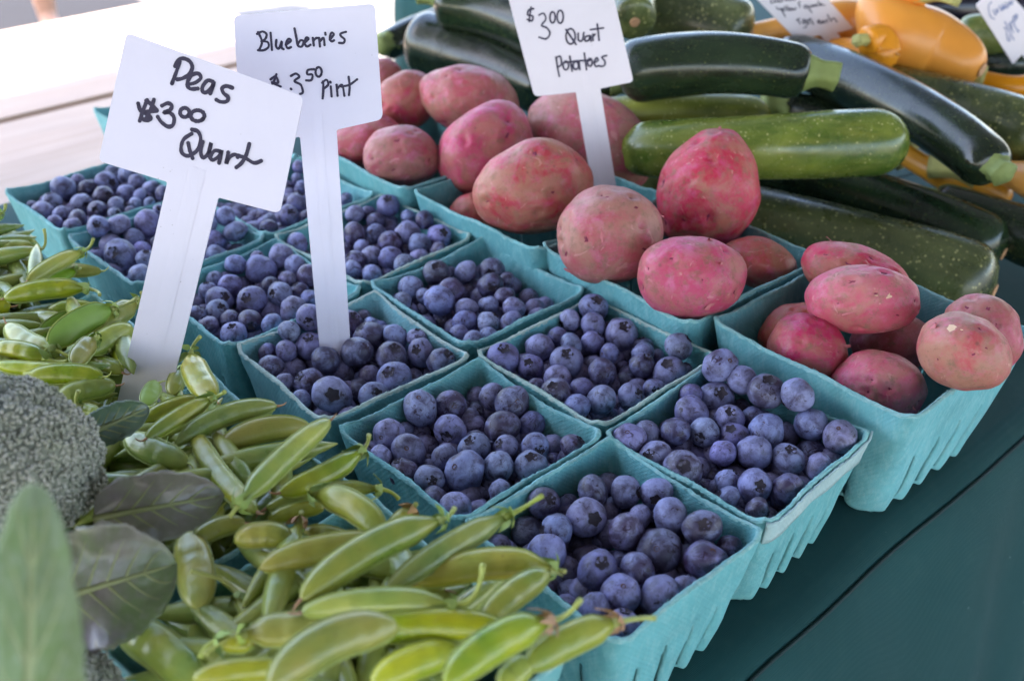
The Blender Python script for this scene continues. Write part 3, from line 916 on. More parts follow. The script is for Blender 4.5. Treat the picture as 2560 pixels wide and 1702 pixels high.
def berry_quat(q):
    dirp = (q['p'] - CP).normalized()
    rt = dirp.cross(Vector((0, 0, 1))).normalized()
    up = rt.cross(dirp)
    if q['crown']:
        ox, oy = q['crown']
        L = math.hypot(ox, oy)
        if L > 0.93: ox, oy = ox * 0.93 / L, oy * 0.93 / L
        d = rt * ox - up * oy - dirp * math.sqrt(max(0.0, 1 - ox * ox - oy * oy))
        if q['scar']: d = -d
    else:
        while True:
            d = Vector((rb_.gauss(0, 1), rb_.gauss(0, 1), rb_.gauss(0, 1))).normalized()
            if -d.dot(dirp) < 0.45: break
    return Vector((0, 0, 1)).rotation_difference(d) @ Quaternion((0, 0, 1), rb_.uniform(0, 6.28))
for q in singles:
    s = rb_.randrange(8)
    if q['low'] and rb_.random() < 0.5: s = rb_.choice((0, 4))
    o = bpy.data.objects.new('blueberry', BM[s]); col.objects.link(o)
    o.location = q['p']
    o.rotation_mode = 'QUATERNION'
    o.rotation_quaternion = berry_quat(q)
    o.scale = (q['r'] * rb_.uniform(0.98, 1.10), q['r'] * rb_.uniform(0.92, 1.03), q['r'] * rb_.uniform(1.0, 1.1))
    ch = bpy.data.objects.new('calyx', CM[s]); col.objects.link(ch); ch.parent = o
    if q['scar']:
        ch = bpy.data.objects.new('stem_scar', SM[s]); col.objects.link(ch); ch.parent = o
    where = BW[q['key']]
    cx, cy, rot = PB[q['key']]
    lx = (q['p'].x - cx) / 0.04; ly = (q['p'].y - cy) / 0.04
    spot = 'at the middle' if max(abs(lx), abs(ly)) < 0.42 else ('at the right' if lx > abs(ly) else 'at the left' if -lx > abs(ly) else 'at the back' if ly > 0 else 'at the front')
    size = 'big' if q['r'] > 0.0088 else 'small' if q['r'] < 0.0068 else 'medium'
    look = 'stem hole showing' if q['scar'] else 'star crown showing' if q['crown'] else 'half buried' if q['low'] else 'plain side up'
    tag(o, '%s blueberry, %s, %s of %s' % (size, look, spot, where), 'blueberry', 'blueberries in ' + where)
byl = {}
for o in col.objects:
    if o.get('category') == 'blueberry': byl.setdefault(o['label'], []).append(o)
for lab, obs_ in byl.items():
    if len(obs_) < 2: continue
    obs_.sort(key=lambda q: (q.location - CP).dot(RT) / (q.location - CP).dot(FW))
    m = len(obs_)
    words = ['leftmost', 'second-left', 'third-left', 'fourth-left', 'fifth-left', 'sixth-left', 'seventh-left'][:m - 1] + ['rightmost']
    if m == 3: words[1] = 'middle'
    for o, w_ in zip(obs_, words): o['label'] = w_ + ' ' + lab
ico = bmesh.new(); bmesh.ops.create_icosphere(ico, subdivisions=2, radius=1.0)
icov = [v.co.copy() for v in ico.verts]; icof = [tuple(v.index for v in f.verts) for f in ico.faces]; ico.free()
parts = []
for q in rest:
    parts.append(([q['p'] + v * q['r'] for v in icov], icof))
for key, (cx, cy, rot) in PB.items():
    if key == 'B7': continue
    ax, ay = Vector((math.cos(rot), math.sin(rot), 0)), Vector((-math.sin(rot), math.cos(rot), 0))
    for lay, zz, hw in ((0, 0.0565, 0.044), (1, 0.041, 0.040)) + (((2, 0.056, 0.036),) if key in ('B6', 'B5') else ()):
        for i in range(6):
            for j in range(6):
                u_ = -hw + 2 * hw * (i + 0.5 * (j % 2) * 0.6) / 5.3 + rb_.uniform(-1, 1) * 0.0015
                v_ = -hw + 2 * hw * j / 5.0 + rb_.uniform(-1, 1) * 0.0015
                r = rb_.uniform(0.0068, 0.0082)
                lim = 0.0415 + 0.013 * zz / 0.0735 - 0.004 - r
                u_, v_ = max(-lim, min(lim, u_)), max(-lim, min(lim, v_))
                p = Vector((cx, cy, zz + rb_.uniform(-0.003, 0.003))) + ax * u_ + ay * v_
                parts.append(([p + v * r for v in icov], icof))
mv, mf = merge(parts)
BERRY_MASS = mat_berry('blueberry_skin_mass', 0.02)
bnt = BERRY_MASS.node_tree
for nd in bnt.nodes:
    if nd.type == 'MAPPING': nd.inputs['Scale'].default_value = (90, 90, 90)
o = mesh_obj('blueberries', mv, mf, BERRY_MASS)
tag(o, 'lower layers of blueberries filling the pint baskets', kind='stuff')

# ------------------------------------------------------------------ potatoes
icb = bmesh.new(); bmesh.ops.create_icosphere(icb, subdivisions=5, radius=1.0)
ICV = [v.co.copy() for v in icb.verts]; ICF = [tuple(v.index for v in f.verts) for f in icb.faces]; icb.free()
def potato(label, x, y, a, b_, ang, z, seed, mat, group, eyes=6, pear=0.0, flakes=0, flesh=0):
    """centre, half axes in 2358-wide photo pixels; ang = tilt of the long axis on the picture, degrees counter-clockwise"""
    rr = random.Random(seed)
    p = at(x * K, y * K, z)
    dpt = depth(p)
    sa, sb = a * K * dpt / FPX, b_ * K * dpt / FPX
    sc = (sa * 0.35 + sb * 0.65) * 0.97
    vr = (p - CP).normalized()
    rt = vr.cross(Vector((0, 0, 1))).normalized(); up = rt.cross(vr)
    t = math.radians(ang)
    e1 = rt * math.cos(t) + up * math.sin(t)
    e2 = -rt * math.sin(t) + up * math.cos(t)
    e3 = -vr
    so = Vector((seed * 1.7, seed * 0.3, -seed))
    ed = []
    eyes += 3
    for i in range(eyes):
        d = Vector((rr.gauss(0, 0.75), rr.gauss(0.1, 0.75), rr.uniform(0.35, 1.2))).normalized()
        ed.append((d, rr.uniform(0.06, 0.12), rr.uniform(0.025, 0.065)))
    bk = {G1: 'P1', G2: 'P2', G3: 'P3', G4: 'P4'}[group]
    bx_, by_, br_ = QB[bk]
    bu, bv_ = Vector((math.cos(br_), math.sin(br_), 0)), Vector((-math.sin(br_), math.cos(br_), 0))
    vsx = []
    for d in ICV:
        r = 1 + 0.10 * noise.noise(d * 1.0 + so) + 0.042 * noise.noise(d * 2.1 + so * 2) + 0.008 * noise.noise(d * 5.0 + so) + 0.004 * noise.noise(d * 14.0 + so)
        for (q, w, dp) in ed:
            cang = d.dot(q)
            if cang > 0.85:
                th = math.acos(min(1.0, cang))
                r -= dp * math.exp(-(th / w) ** 2)
                r += dp * 0.35 * math.exp(-((th - 1.7 * w) / (0.7 * w)) ** 2)
        x_, y_, z_ = d.x * r, d.y * r, d.z * r
        if pear:
            k = 1 - pear * max(0.0, x_) ** 1.3
            y_ *= k; z_ *= k
        sq = 1.0
        vsx.append(e1 * (x_ * sa) + e2 * (y_ * sb) + e3 * (z_ * sc))
    for it in range(3 if z < 0.099 else 0):
        for axis in (bu, bv_):
            hi = lo = -1.0
            for q in vsx:
                wz = q.z + p.z
                if wz < 0.0875:
                    wall = 0.054 + 0.0175 * (max(wz, 0.0) / 0.0885) ** 0.85 - 0.0045
                    a_ = (p.x + q.x - bx_) * axis.x + (p.y + q.y - by_) * axis.y
                    hi = max(hi, a_ - wall); lo = max(lo, -a_ - wall)
            sh = (-hi if hi > 0 else 0.0) + (lo if lo > 0 else 0.0)
            p = p + axis * sh
    o = mesh_obj('potato', vsx, ICF, mat)
    o.location = p
    tag(o, label, 'potato', group)
    def surf(d, lift=0.0):
        r = 1 + 0.10 * noise.noise(d * 1.0 + so) + 0.042 * noise.noise(d * 2.1 + so * 2) + lift
        for (q, w, dp) in ed:
            th = math.acos(max(-1, min(1.0, d.dot(q))))
            r -= dp * math.exp(-(th / w) ** 2)
        x_, y_, z_ = d.x * r, d.y * r, d.z * r
        if pear:
            k = 1 - pear * max(0.0, x_) ** 1.3
            y_ *= k; z_ *= k
        return e1 * (x_ * sa) + e2 * (y_ * sb) + e3 * (z_ * sc)
    def patch(name, d, ra, rb2, lift, mt, ragged=0.3, curl=0.0):
        t1 = d.orthogonal().normalized(); t2 = d.cross(t1)
        an = rr.uniform(0, 6.28)
        t1, t2 = t1 * math.cos(an) + t2 * math.sin(an), -t1 * math.sin(an) + t2 * math.cos(an)
        pv, pf = [surf(d, lift)], []
        N = 14
        for ring, f in ((0, 0.5), (1, 1.0)):
            for k in range(N):
                g_ = 2 * math.pi * k / N
                rg = 1 + ragged * rr.uniform(-1, 1) * (ring)
                dd = (d + t1 * math.cos(g_) * ra * f * rg + t2 * math.sin(g_) * rb2 * f * rg).normalized()
                pv.append(surf(dd, lift * (1 - 0.8 * f) + curl * max(0, math.cos(g_)) ** 2 * f))
        for k in range(N):
            j = (k + 1) % N
            pf += [(0, 1 + k, 1 + j), (1 + k, 1 + N + k, 1 + N + j, 1 + j)]
        mesh_obj(name, pv, pf, mt, o)
    for (q, w, dp) in ed[:eyes]:
        if rr.random() < 0.8: patch('eye', q, w * 0.60, w * 0.34, 0.020, POT_EYE, 0.6)
    for i in range(flakes):
        d = Vector((rr.gauss(0, 0.8), rr.gauss(0.25, 0.7), rr.uniform(0.05, 0.9))).normalized()
        patch('skin_flake', d, rr.uniform(0.07, 0.14), rr.uniform(0.03, 0.06), 0.02, POT_FLAKE, 0.5, curl=rr.uniform(0.05, 0.16))
    for i in range(flesh):
        d = Vector((rr.gauss(0.3, 0.5), rr.gauss(0.2, 0.5), rr.uniform(0.4, 1.0))).normalized()
        patch('peeled_patch', d, rr.uniform(0.12, 0.2), rr.uniform(0.07, 0.10), 0.006, POT_FLESH, 0.35)
    return o
G1, G2, G3, G4 = 'potatoes in the front quart basket', 'potatoes in the middle quart basket', 'potatoes in the basket with the Potatoes sign', 'potatoes beside the Blueberries plate'
for args in [
 ('red potato at the back of the front basket, half behind the topmost one', 1975, 640, 133, 72, -14, .101, 1, POT_PINK, G1, 4, 0, 2),
 ('smooth oval pink potato on top of the front basket, with a white scrape', 1988, 690, 124, 80, 8, .108, 2, POT_PINK, G1, 5, 0, 2, 1),
 ('shaded red potato at the left of the front basket', 1785, 750, 84, 76, 20, .072, 3, POT_DARK, G1, 4),
 ('round pink potato with a cluster of eyes, left front of the front basket', 1860, 808, 94, 84, -25, .078, 4, POT_PINK, G1, 8, 0, 2),
 ('dark red potato shaded in the middle of the front basket', 2050, 790, 90, 72, 10, .066, 6, POT_DARK, G1, 3),
 ('plain pink potato at the front corner of the front basket', 2027, 888, 106, 78, -8, .072, 5, POT_PINK, G1, 5, 0, 1),
 ('broad potato with a greenish scar at the right of the front basket', 2219, 811, 104, 88, -8, .1085, 7, POT_TAN, G1, 4, 0, 1, 1),
 ('creased potato at the right rear of the front basket', 2266, 764, 96, 78, -38, .1045, 8, POT_TAN, G1, 4),
 ('round knobbly potato covered in eyes at the left of the middle basket', 1402, 538, 122, 118, 0, .110, 9, POT_TAN, G2, 11, 0, 3, 1),
 ('long brownish potato lying low behind the front of the middle basket', 1745, 604, 88, 58, -8, .085, 10, POT_DARK, G2, 3),
 ('tall pear-shaped potato standing at the rear of the middle basket', 1632, 432, 142, 122, 78, .112, 11, POT_PINK, G2, 8, 0.33, 2, 1),
 ('large smooth pink potato with torn skin at the front of the middle basket', 1590, 638, 124, 98, 5, .105, 12, POT_PINK, G2, 4, 0, 3),
 ('sliver of red potato wedged behind the knobbly one', 1492, 450, 45, 40, 0, .080, 13, POT_DARK, G2, 2),
 ('large tan potato behind the stake of the Potatoes sign', 1366, 318, 158, 98, -28, .1005, 14, POT_TAN, G3, 6),
 ('small potato half hidden low in the basket with the Potatoes sign', 1095, 490, 62, 50, 10, .070, 15, POT_PINK, G3, 3),
 ('bright rose potato at the left of the basket with the Potatoes sign', 1120, 346, 122, 98, 38, .105, 16, POT_PINK, G3, 4),
 ('big egg-shaped potato at the front of the basket with the Potatoes sign', 1228, 432, 138, 108, 14, .112, 17, POT_TAN, G3, 6, 0, 1),
 ('small tan potato behind the others, right beside the Blueberries plate', 880, 176, 46, 42, 0, .105, 22, POT_DARK, G4, 2),
 ('dark potato half covered by the Blueberries plate corner', 820, 338, 90, 62, 15, .090, 21, POT_DARK, G4, 4),
 ('smooth dusky potato touching the right edge of the Blueberries plate', 930, 236, 82, 64, 30, .110, 20, POT_TAN, G4, 5),
 ('russet patched potato highest of the heap beside the Blueberries plate', 1085, 234, 120, 78, -14, .115, 19, POT_TAN, G4, 6, 0, 1),
 ('small oval potato with a brown stain in the front of the far basket', 924, 360, 91, 70, -4, .098, 18, POT_TAN, G4, 5, 0, 1),
]:
    potato(*args)

# ------------------------------------------------------------------ zucchini and squash
def gourd(name, cat, label, group, path, rpx, prof, mat, stem=None, stem_mat=None, scar=True, ribs=0.02, seed=0, stem_len=0.032, stem_r=0.011, sag=0.0, rm=None):
    """path: [(x, y, z)...] centre line in 2358-wide photo pixels with real heights; rpx: half thickness in those pixels; prof(t): radius factor.
    stem: None, 0 (first end) or 1 (last end)"""
    P = [at(x * K, y * K, z) for (x, y, z) in path]
    n = 46
    if len(P) == 2: P = [P[0], (P[0] + P[1]) / 2 + Vector((0, 0, sag)), P[1]]
    pts = []
    for i in range(n):
        t = i / (n - 1)
        if len(P) == 3: pts.append(P[0] * (1 - t) ** 2 + (P[1] * 2 - (P[0] + P[2]) / 2) * 2 * t * (1 - t) + P[2] * t * t)
        else:
            s = t * (len(P) - 1); k = min(int(s), len(P) - 2); f = s - k
            p0, p1, p2, p3 = P[max(k - 1, 0)], P[k], P[k + 1], P[min(k + 2, len(P) - 1)]
            pts.append(0.5 * ((2 * p1) + (p2 - p0) * f + (2 * p0 - 5 * p1 + 4 * p2 - p3) * f * f + (3 * p1 - p0 - 3 * p2 + p3) * f ** 3))
    mid = pts[n // 2]
    R = rm if rm else rpx * K * depth(mid) / FPX
    fr = frames(pts, Vector((0, 0, 1)))
    m = 34
    rings = []
    so = Vector((seed * 2.3, seed, 0))
    for i in range(n):
        t = i / (n - 1)
        rf = prof(t)
        tt, s, nn = fr[i]
        ring = []
        es = 0.0
        if stem is not None:
            e = t if stem == 0 else 1 - t
            es = math.exp(-e / 0.14)
        for k in range(m):
            a = 2 * math.pi * k / m
            r = R * rf * (1 + ribs * (0.35 + 2.0 * es) * math.cos(5 * a + seed) + 0.035 * noise.noise(Vector((math.cos(a), math.sin(a), t * 3)) + so))
            ring.append(pts[i] + (s * math.cos(a) + nn * math.sin(a)) * r)
        rings.append(ring)
    vsx, fs = loft(rings)
    org = Vector((mid.x, mid.y, mid.z))
    xa = fr[n // 2][0]; ya = fr[n // 2][1]; za = fr[n // 2][2]
    Mi = Matrix((xa, ya, za))          # rows: world -> local with x along the fruit
    def loc(vv): return [Mi @ (v - org) for v in vv]
    o = mesh_obj(name, loc(vsx), fs, mat)
    o.matrix_world = Matrix.Translation(org) @ Matrix((xa, ya, za)).transposed().to_4x4()
    tag(o, label, cat, group)
    if stem is not None:
        e, d = (pts[0], (pts[0] - pts[2]).normalized()) if stem == 0 else (pts[-1], (pts[-1] - pts[-3]).normalized())
        tt, s, nn = fr[0 if stem == 0 else -1]
        rg = []
        for i in range(9):
            t = i / 8
            r = stem_r * (1.35 - 0.5 * min(1, t * 2.2) + 0.10 * max(0, t - 0.6) * 2)
            c = e - d * 0.006 + d * (stem_len + 0.006) * t + nn * 0.004 * math.sin(t * 2)
            rg.append([c + (s * math.cos(a) + nn * math.sin(a)) * r * (1 + 0.09 * math.cos(5 * a)) for a in [2 * math.pi * k / 20 for k in range(20)]])
        sv, sf = loft(rg)
        mesh_obj('stem', loc(sv), sf, stem_mat or ZUC_STEM, o)
    if scar and stem is not None or scar == 2:
        if stem == 1 or stem is None: e, d = pts[0], (pts[0] - pts[2]).normalized()
        else: e, d = pts[-1], (pts[-1] - pts[-3]).normalized()
        s_ = d.orthogonal().normalized(); n_ = d.cross(s_)
        rr_ = R * 0.20
        rg = []
        for r, hh in ((1.0, -0.10), (0.95, 0.10), (0.6, 0.14), (0.25, 0.06)):
            rg.append([e + d * (rr_ * hh) + (s_ * math.cos(a) + n_ * math.sin(a)) * rr_ * r * (1 + 0.12 * noise.noise(Vector((a * 2, seed, r)))) for a in [2 * math.pi * k / 14 for k in range(14)]])
        sv, sf = loft(rg)
        mesh_obj('blossom_scar', loc(sv), sf, ZUC_SCAR, o)
    return o, pts, R
def zprof(stem_end=0, thin=0.82):
    def f(t):
        e = t if stem_end == 0 else 1 - t            # e = 0 at the stem
        a = min(1.0, e / 0.10); b = min(1.0, (1 - e) / 0.13)
        return (thin + (1 - thin) * min(1, e / 0.7)) * (0.42 + 0.58 * math.sqrt(max(0, 1 - (1 - a) ** 2))) * math.sqrt(max(0.02, 1 - (1 - b) ** 2.2))
    return f
GZ1, GZ2 = 'zucchini heaped behind the potatoes', 'yellow squash at the back'
def zuc(label, path, rpx, mat, stem, seed, **kw):
    return gourd('zucchini', 'zucchini', label, GZ1, path, rpx, zprof(stem if stem is not None else 0), mat, stem, seed=seed, **kw)
zuc('big speckled zucchini lying right behind the front potato basket', [(1640, 480, .050), (1990, 575, .042), (2290, 672, .034)], 92, ZUC_MID, 0, 1)
zuc('dark glossy zucchini lying just behind the big speckled one', [(1780, 385, .060), (2060, 480, .050), (2312, 585, .036)], 72, ZUC_DARK, 0, 2)
zuc('light green zucchini with brown scratch on its end, above the pear-shaped potato', [(1440, 345, .100), (1760, 340, .118), (2084, 325, .122)], 78, ZUC_LIGHT, 0, 3)
zuc('olive zucchini mostly hidden behind the light green one', [(1380, 268, .110), (1560, 262, .115), (1775, 275, .110)], 48, ZUC_OLIVE, 0, 4)
zuc('large dark zucchini with cut pale stem, above the olive one', [(1420, 175, .150), (1640, 146, .165), (1862, 172, .160)], 74, ZUC_DARK, 1, 5, stem_len=0.022, stem_r=0.0125)
zuc('long dark zucchini slanting down to a bright green stem ring', [(1780, 120, .120), (2070, 238, .125), (2292, 396, .112)], 66, ZUC_DARK, 1, 6, stem_len=0.009, stem_r=0.011)
zuc('brown-green zucchini running off the right edge, under the yellow squash', [(1960, 195, .105), (2180, 250, .100), (2430, 330, .095)], 74, ZUC_MID, 0, 7)
zuc('nearly black zucchini at the right edge below the stem ring', [(2140, 470, .052), (2300, 520, .046), (2470, 590, .040)], 66, ZUC_DARK, 0, 8)
zuc('short dark zucchini in shadow between the olive one and the slanting one', [(1790, 248, .090), (1900, 262, .085), (2010, 290, .080)], 42, ZUC_DARK, 0, 9, stem_len=0.015)
zuc('bluish shiny zucchini behind the potatoes, left of the Potatoes sign', [(945, 92, .105), (1110, 140, .098), (1290, 222, .085)], 74, ZUC_DARK, 1, 10)
zuc('pale shining zucchini at the top, crossing behind the Potatoes plate', [(1005, 8, .150), (1170, 40, .145), (1330, 120, .130)], 66, ZUC_DARK, 0, 11, stem_len=0.02, stem_r=0.006)
zuc('small zucchini with yellowish stem peeking out beside the Blueberries plate', [(885, 108, .080), (960, 75, .085), (1070, 45, .090)], 40, ZUC_DARK, 0, 12, stem_len=0.008, stem_r=0.012)
zuc('zucchini pointing its round stem scar at the viewer, behind the Potatoes plate', [(1462, 52, .165), (1452, 10, .172), (1440, -40, .180)], 60, ZUC_MID, None, 13, scar=2)
zuc('dark olive zucchini at the top edge right of the scar end', [(1480, 30, .150), (1590, 40, .150), (1728, 82, .140)], 68, ZUC_MID, 0, 14)
zuc('dark zucchini under the Potatoes plate with a rough stem', [(1240, 215, .110), (1330, 205, .115), (1418, 206, .115)], 30, ZUC_DARK, 1, 15, stem_len=0.014, stem_r=0.008)
zuc('dark zucchini buried in the heap beneath the light green one', [(1500, 430, .050), (1750, 400, .055), (1960, 440, .045)], 66, ZUC_DARK, 0, 16)
def sprof(neck, kind=0):
    def f(t):
        b = min(1.0, (1 - t) / 0.30)
        body = math.sqrt(max(0.01, 1 - (1 - b) ** 2))
        k = 1 / (1 + math.exp(-(t - 0.48) * 13))
        end = 0.75 + 0.25 * min(1, t / 0.06)
        return (neck + (1 - neck) * k) * body * end
    return f
def squash(label, path, rpx, neck, seed, stem=0, **kw):
    return gourd('yellow_squash', 'squash', label, GZ2, path, rpx, sprof(neck), SQUASH, stem, SQUASH_STEM, seed=seed, ribs=0.006, **kw)
squash('big crookneck yellow squash with its neck curling up, below the Cucumbers sign', [(2135, -14, .185), (2070, -26, .185), (2022, 10, .170), (2060, 72, .150), (2150, 112, .135), (2262, 162, .125)], 84, 0.40, 1, stem_len=0.03, stem_r=0.009)
squash('small squash neck end with grey stem, at the foot of the yellow squash sign', [(1992, 98, .150), (2024, 92, .150), (2034, 122, .140), (1980, 128, .130), (1900, 110, .125)], 40, 0.85, 2, stem_len=0.012, stem_r=0.006)
squash('orange squash behind the yellow squash sign plate', [(1700, 90, .130), (1790, 75, .135), (1900, 60, .140), (2000, 40, .140)], 58, 0.5, 3)
squash('yellow squash with striped neck under the slanting zucchini', [(2075, 350, .060), (2150, 395, .058), (2230, 425, .055), (2330, 455, .05)], 46, 0.55, 4)
squash('yellow squash at the right edge beside the big crookneck', [(2250, 185, .110), (2330, 200, .108), (2420, 200, .105), (2500, 210, .10)], 34, 0.7, 5)
squash('orange squash at the right edge below the slanting zucchini stem', [(2230, 395, .07), (2320, 400, .075), (2400, 420, .075), (2480, 430, .07)], 52, 0.5, 6)
squash('orange squash under the crookneck body, at the top of the heap', [(1880, 60, .11), (1960, 120, .11), (2060, 170, .10), (2120, 190, .10)], 50, 0.6, 7)
GE = 'dark vegetables at the upper right'
def cprof(t): return math.sqrt(max(0.02, 1 - abs(2 * t - 1) ** 4.5))
gourd('cucumber', 'cucumber', 'green cucumber with pale end behind the crookneck squash', GE, [(2200, 78, .115), (2290, 82, .115), (2420, 90, .11)], 46, cprof, ZUC_LIGHT, None, scar=False, seed=31)
gourd('cucumber', 'cucumber', 'dark cucumber below the plate of the Cucumbers sign', GE, [(2240, 150, .085), (2330, 145, .09), (2450, 140, .09)], 32, cprof, ZUC_DARK, None, scar=False, seed=32)
gourd('eggplant', 'eggplant', 'black shiny eggplant behind the neck of the crookneck squash', GE, [(2060, 20, .10), (2180, 15, .105), (2320, 20, .10)], 50, cprof, EGGPLANT, None, scar=False, seed=33)
gourd('eggplant', 'eggplant', 'black eggplant at the upper right edge behind the Cucumbers sign', GE, [(2240, 10, .10), (2340, 30, .10), (2460, 60, .10)], 46, cprof, EGGPLANT, None, scar=False, seed=34)

# ------------------------------------------------------------------ pea pods
def pod(label, w, x1, y1, x2, y2, wd, z, stem=0, bend=0.06, flat=0.62, mat=None, seed=0, dz=0.0, twist=0.0, hook=(0, 0), dried=False, bumps=True, sepal=1.0, group='pea pods heaped in the quart baskets'):
    """window, the two ends and the visible width on the zoomed photograph, height of the middle; stem: 0 none, 1 first end, 2 second end;
    dz: rise from first to second end; hook: where the stem's end bends to, in window pixels from its root"""
    rr = random.Random(seed * 13 + 5)
    X1, Y1, X2, Y2 = w[0] + x1 / w[2], w[1] + y1 / w[2], w[0] + x2 / w[2], w[1] + y2 / w[2]
    p0, p1 = at(X1, Y1, z - dz / 2), at(X2, Y2, z + dz / 2)
    mid = (p0 + p1) / 2
    W = 1.02 * wd / w[2] * depth(mid) / FPX / 2
    L = (p1 - p0).length
    vr = (mid - CP).normalized()
    ax = (p1 - p0).normalized()
    side = ax.cross(vr).normalized()
    pts = bez(p0, mid + side * (L * bend * 2) + Vector((0, 0, 0.15 * W)), p1, 34)
    fr = frames(pts, -vr)
    npea = max(4, int(L / 0.0095))
    ph0 = rr.uniform(0, 6)
    rings = []
    m = 16
    for i, (p, (t, s, nn)) in enumerate(zip(pts, fr)):
        u_ = i / 33
        e = math.sin(math.pi * min(1, max(0, u_)))
        wf = min(1.0, (max(0.0, 1 - abs(2 * u_ - 1) ** 3.4)) ** 0.70) * 0.97 + 0.03
        if stem == 1: wf *= min(1, 0.55 + u_ * 2.2)
        if stem == 2: wf *= min(1, 0.55 + (1 - u_) * 2.2)
        bump = 1 + (0.11 * (0.6 + 0.9 * noise.noise(Vector((npea * u_ * 0.9, seed * 3.7, 0)))) * math.cos(2 * math.pi * npea * u_ + ph0) * e if bumps else 0)
        th = flat * W * wf * bump
        a0 = twist * (u_ - 0.5) + 0.12 * math.sin(3 * u_ + ph0)
        ca, sa = math.cos(a0), math.sin(a0)
        s2, n2 = s * ca + nn * sa, nn * ca - s * sa
        ring = []
        for k in range(m):
            a = 2 * math.pi * k / m
            cx_, sy_ = math.cos(a), math.sin(a)
            edge = math.copysign(abs(cx_) ** 0.9, cx_) * (1.0 + 0.10 * max(0, abs(cx_) - 0.96) / 0.04)   # the two seams stand out as low ridges
            ring.append(p + s2 * (edge * W * wf) + n2 * (math.copysign(abs(sy_) ** 0.85, sy_) * th))
        rings.append(ring)
    vsx, fs = loft(rings)
    Mi = Matrix((ax, side, ax.cross(side)))
    M4 = Matrix.Translation(mid) @ Mi.transposed().to_4x4()
    def loc(vv): return [Mi @ (v - mid) for v in vv]
    o = mesh_obj('pea_pod', loc(vsx), fs, mat or POD)
    o.matrix_world = M4
    tag(o, label, 'pea pod', group)
    sparts = []
    for kk in (0, m // 2):
        sparts.append(tube([r[kk] for r in rings[1:-1]], 0.00045, -vr, 5))
    sv, sf = merge(sparts)
    mesh_obj('seam', loc(sv), sf, SEAM, o)
    # tip: a thin dried thread at the blossom end
    be, bd = (pts[0], (pts[0] - pts[3]).normalized()) if stem == 2 else (pts[-1], (pts[-1] - pts[-4]).normalized())
    tp = bez(be - bd * 0.001, be + bd * 0.003, be + bd * 0.0045 + side * rr.uniform(-0.003, 0.003) + Vector((0, 0, rr.uniform(-0.001, 0.003))), 6)
    tv, tf = tube(tp, [0.0009, 0.0006, 0.00045, 0.0004, 0.0003, 0.0002], -vr, 6)
    mesh_obj('tip', loc(tv), tf, DRIED if rr.random() < 0.6 else PSTEM, o)
    if stem:
        se, sd = (pts[0], (pts[0] - pts[3]).normalized()) if stem == 1 else (pts[-1], (pts[-1] - pts[-4]).normalized())
        if hook == (0, 0):
            hk = sd * 0.012 + Vector((0, 0, rr.uniform(-0.004, 0.008))) + side * rr.uniform(-0.006, 0.006)
        else:
            ex, ey = (X1, Y1) if stem == 1 else (X2, Y2)
            dp = depth(se)
            hk = atd(ex + hook[0] / w[2], ey + hook[1] / w[2], dp * rr.uniform(0.985, 1.0)) - se
        hl = hk.length
        sp = bez(se - sd * 0.002, se + sd * hl * 0.55, se + hk, 9)
        sv, sf = tube(sp, [0.0021, 0.0016, 0.0012, 0.0010, 0.0009, 0.0009, 0.0009, 0.0010, 0.0012], -vr, 8)
        mesh_obj('stem', loc(sv), sf, PSTEM, o)
        parts = []
        s_ = sd.orthogonal().normalized(); n_ = sd.cross(s_)
        base = se + sd * 0.0015
        for k in range(5):
            a = 2 * math.pi * k / 5 + rr.uniform(-0.3, 0.3)
            out = s_ * math.cos(a) + n_ * math.sin(a)
            ln = rr.uniform(0.007, 0.012) * sepal
            tgt = base - sd * ln * rr.uniform(0.2, 0.85) + out * (W * 0.45 + rr.uniform(0.001, 0.006))
            tang = sd.cross(out)
            q = bez(base + out * 0.0014, base + out * (W * 0.6 + 0.001), tgt, 5)
            wv = []
            for i, pp in enumerate(q):
                ww = (0.0008, 0.0019, 0.0021, 0.0013, 0.0001)[i] * sepal
                wv += [pp - tang * ww, pp + out * 0.0004, pp + tang * ww]
            wf_ = []
            for i in range(4):
                b0 = i * 3
                wf_ += [(b0, b0 + 1, b0 + 4, b0 + 3), (b0 + 1, b0 + 2, b0 + 5, b0 + 4)]
            parts.append((wv, wf_))
        cv, cf = merge(parts)
        mesh_obj('calyx', loc(cv), cf, DRIED if dried else SEPAL, o)
    return o
WA = (0, 520, 3.733); WB = (0, 760, 3.92); WC = (420, 900, 3.484); WD = (500, 1000, 1.966); WE = (0, 850, 1.84)
Q0_, Q1_, Q2_, Q3_ = 'nearest pea basket', 'pea basket by the leaves', 'pea basket left of the stake', 'far left pea basket'
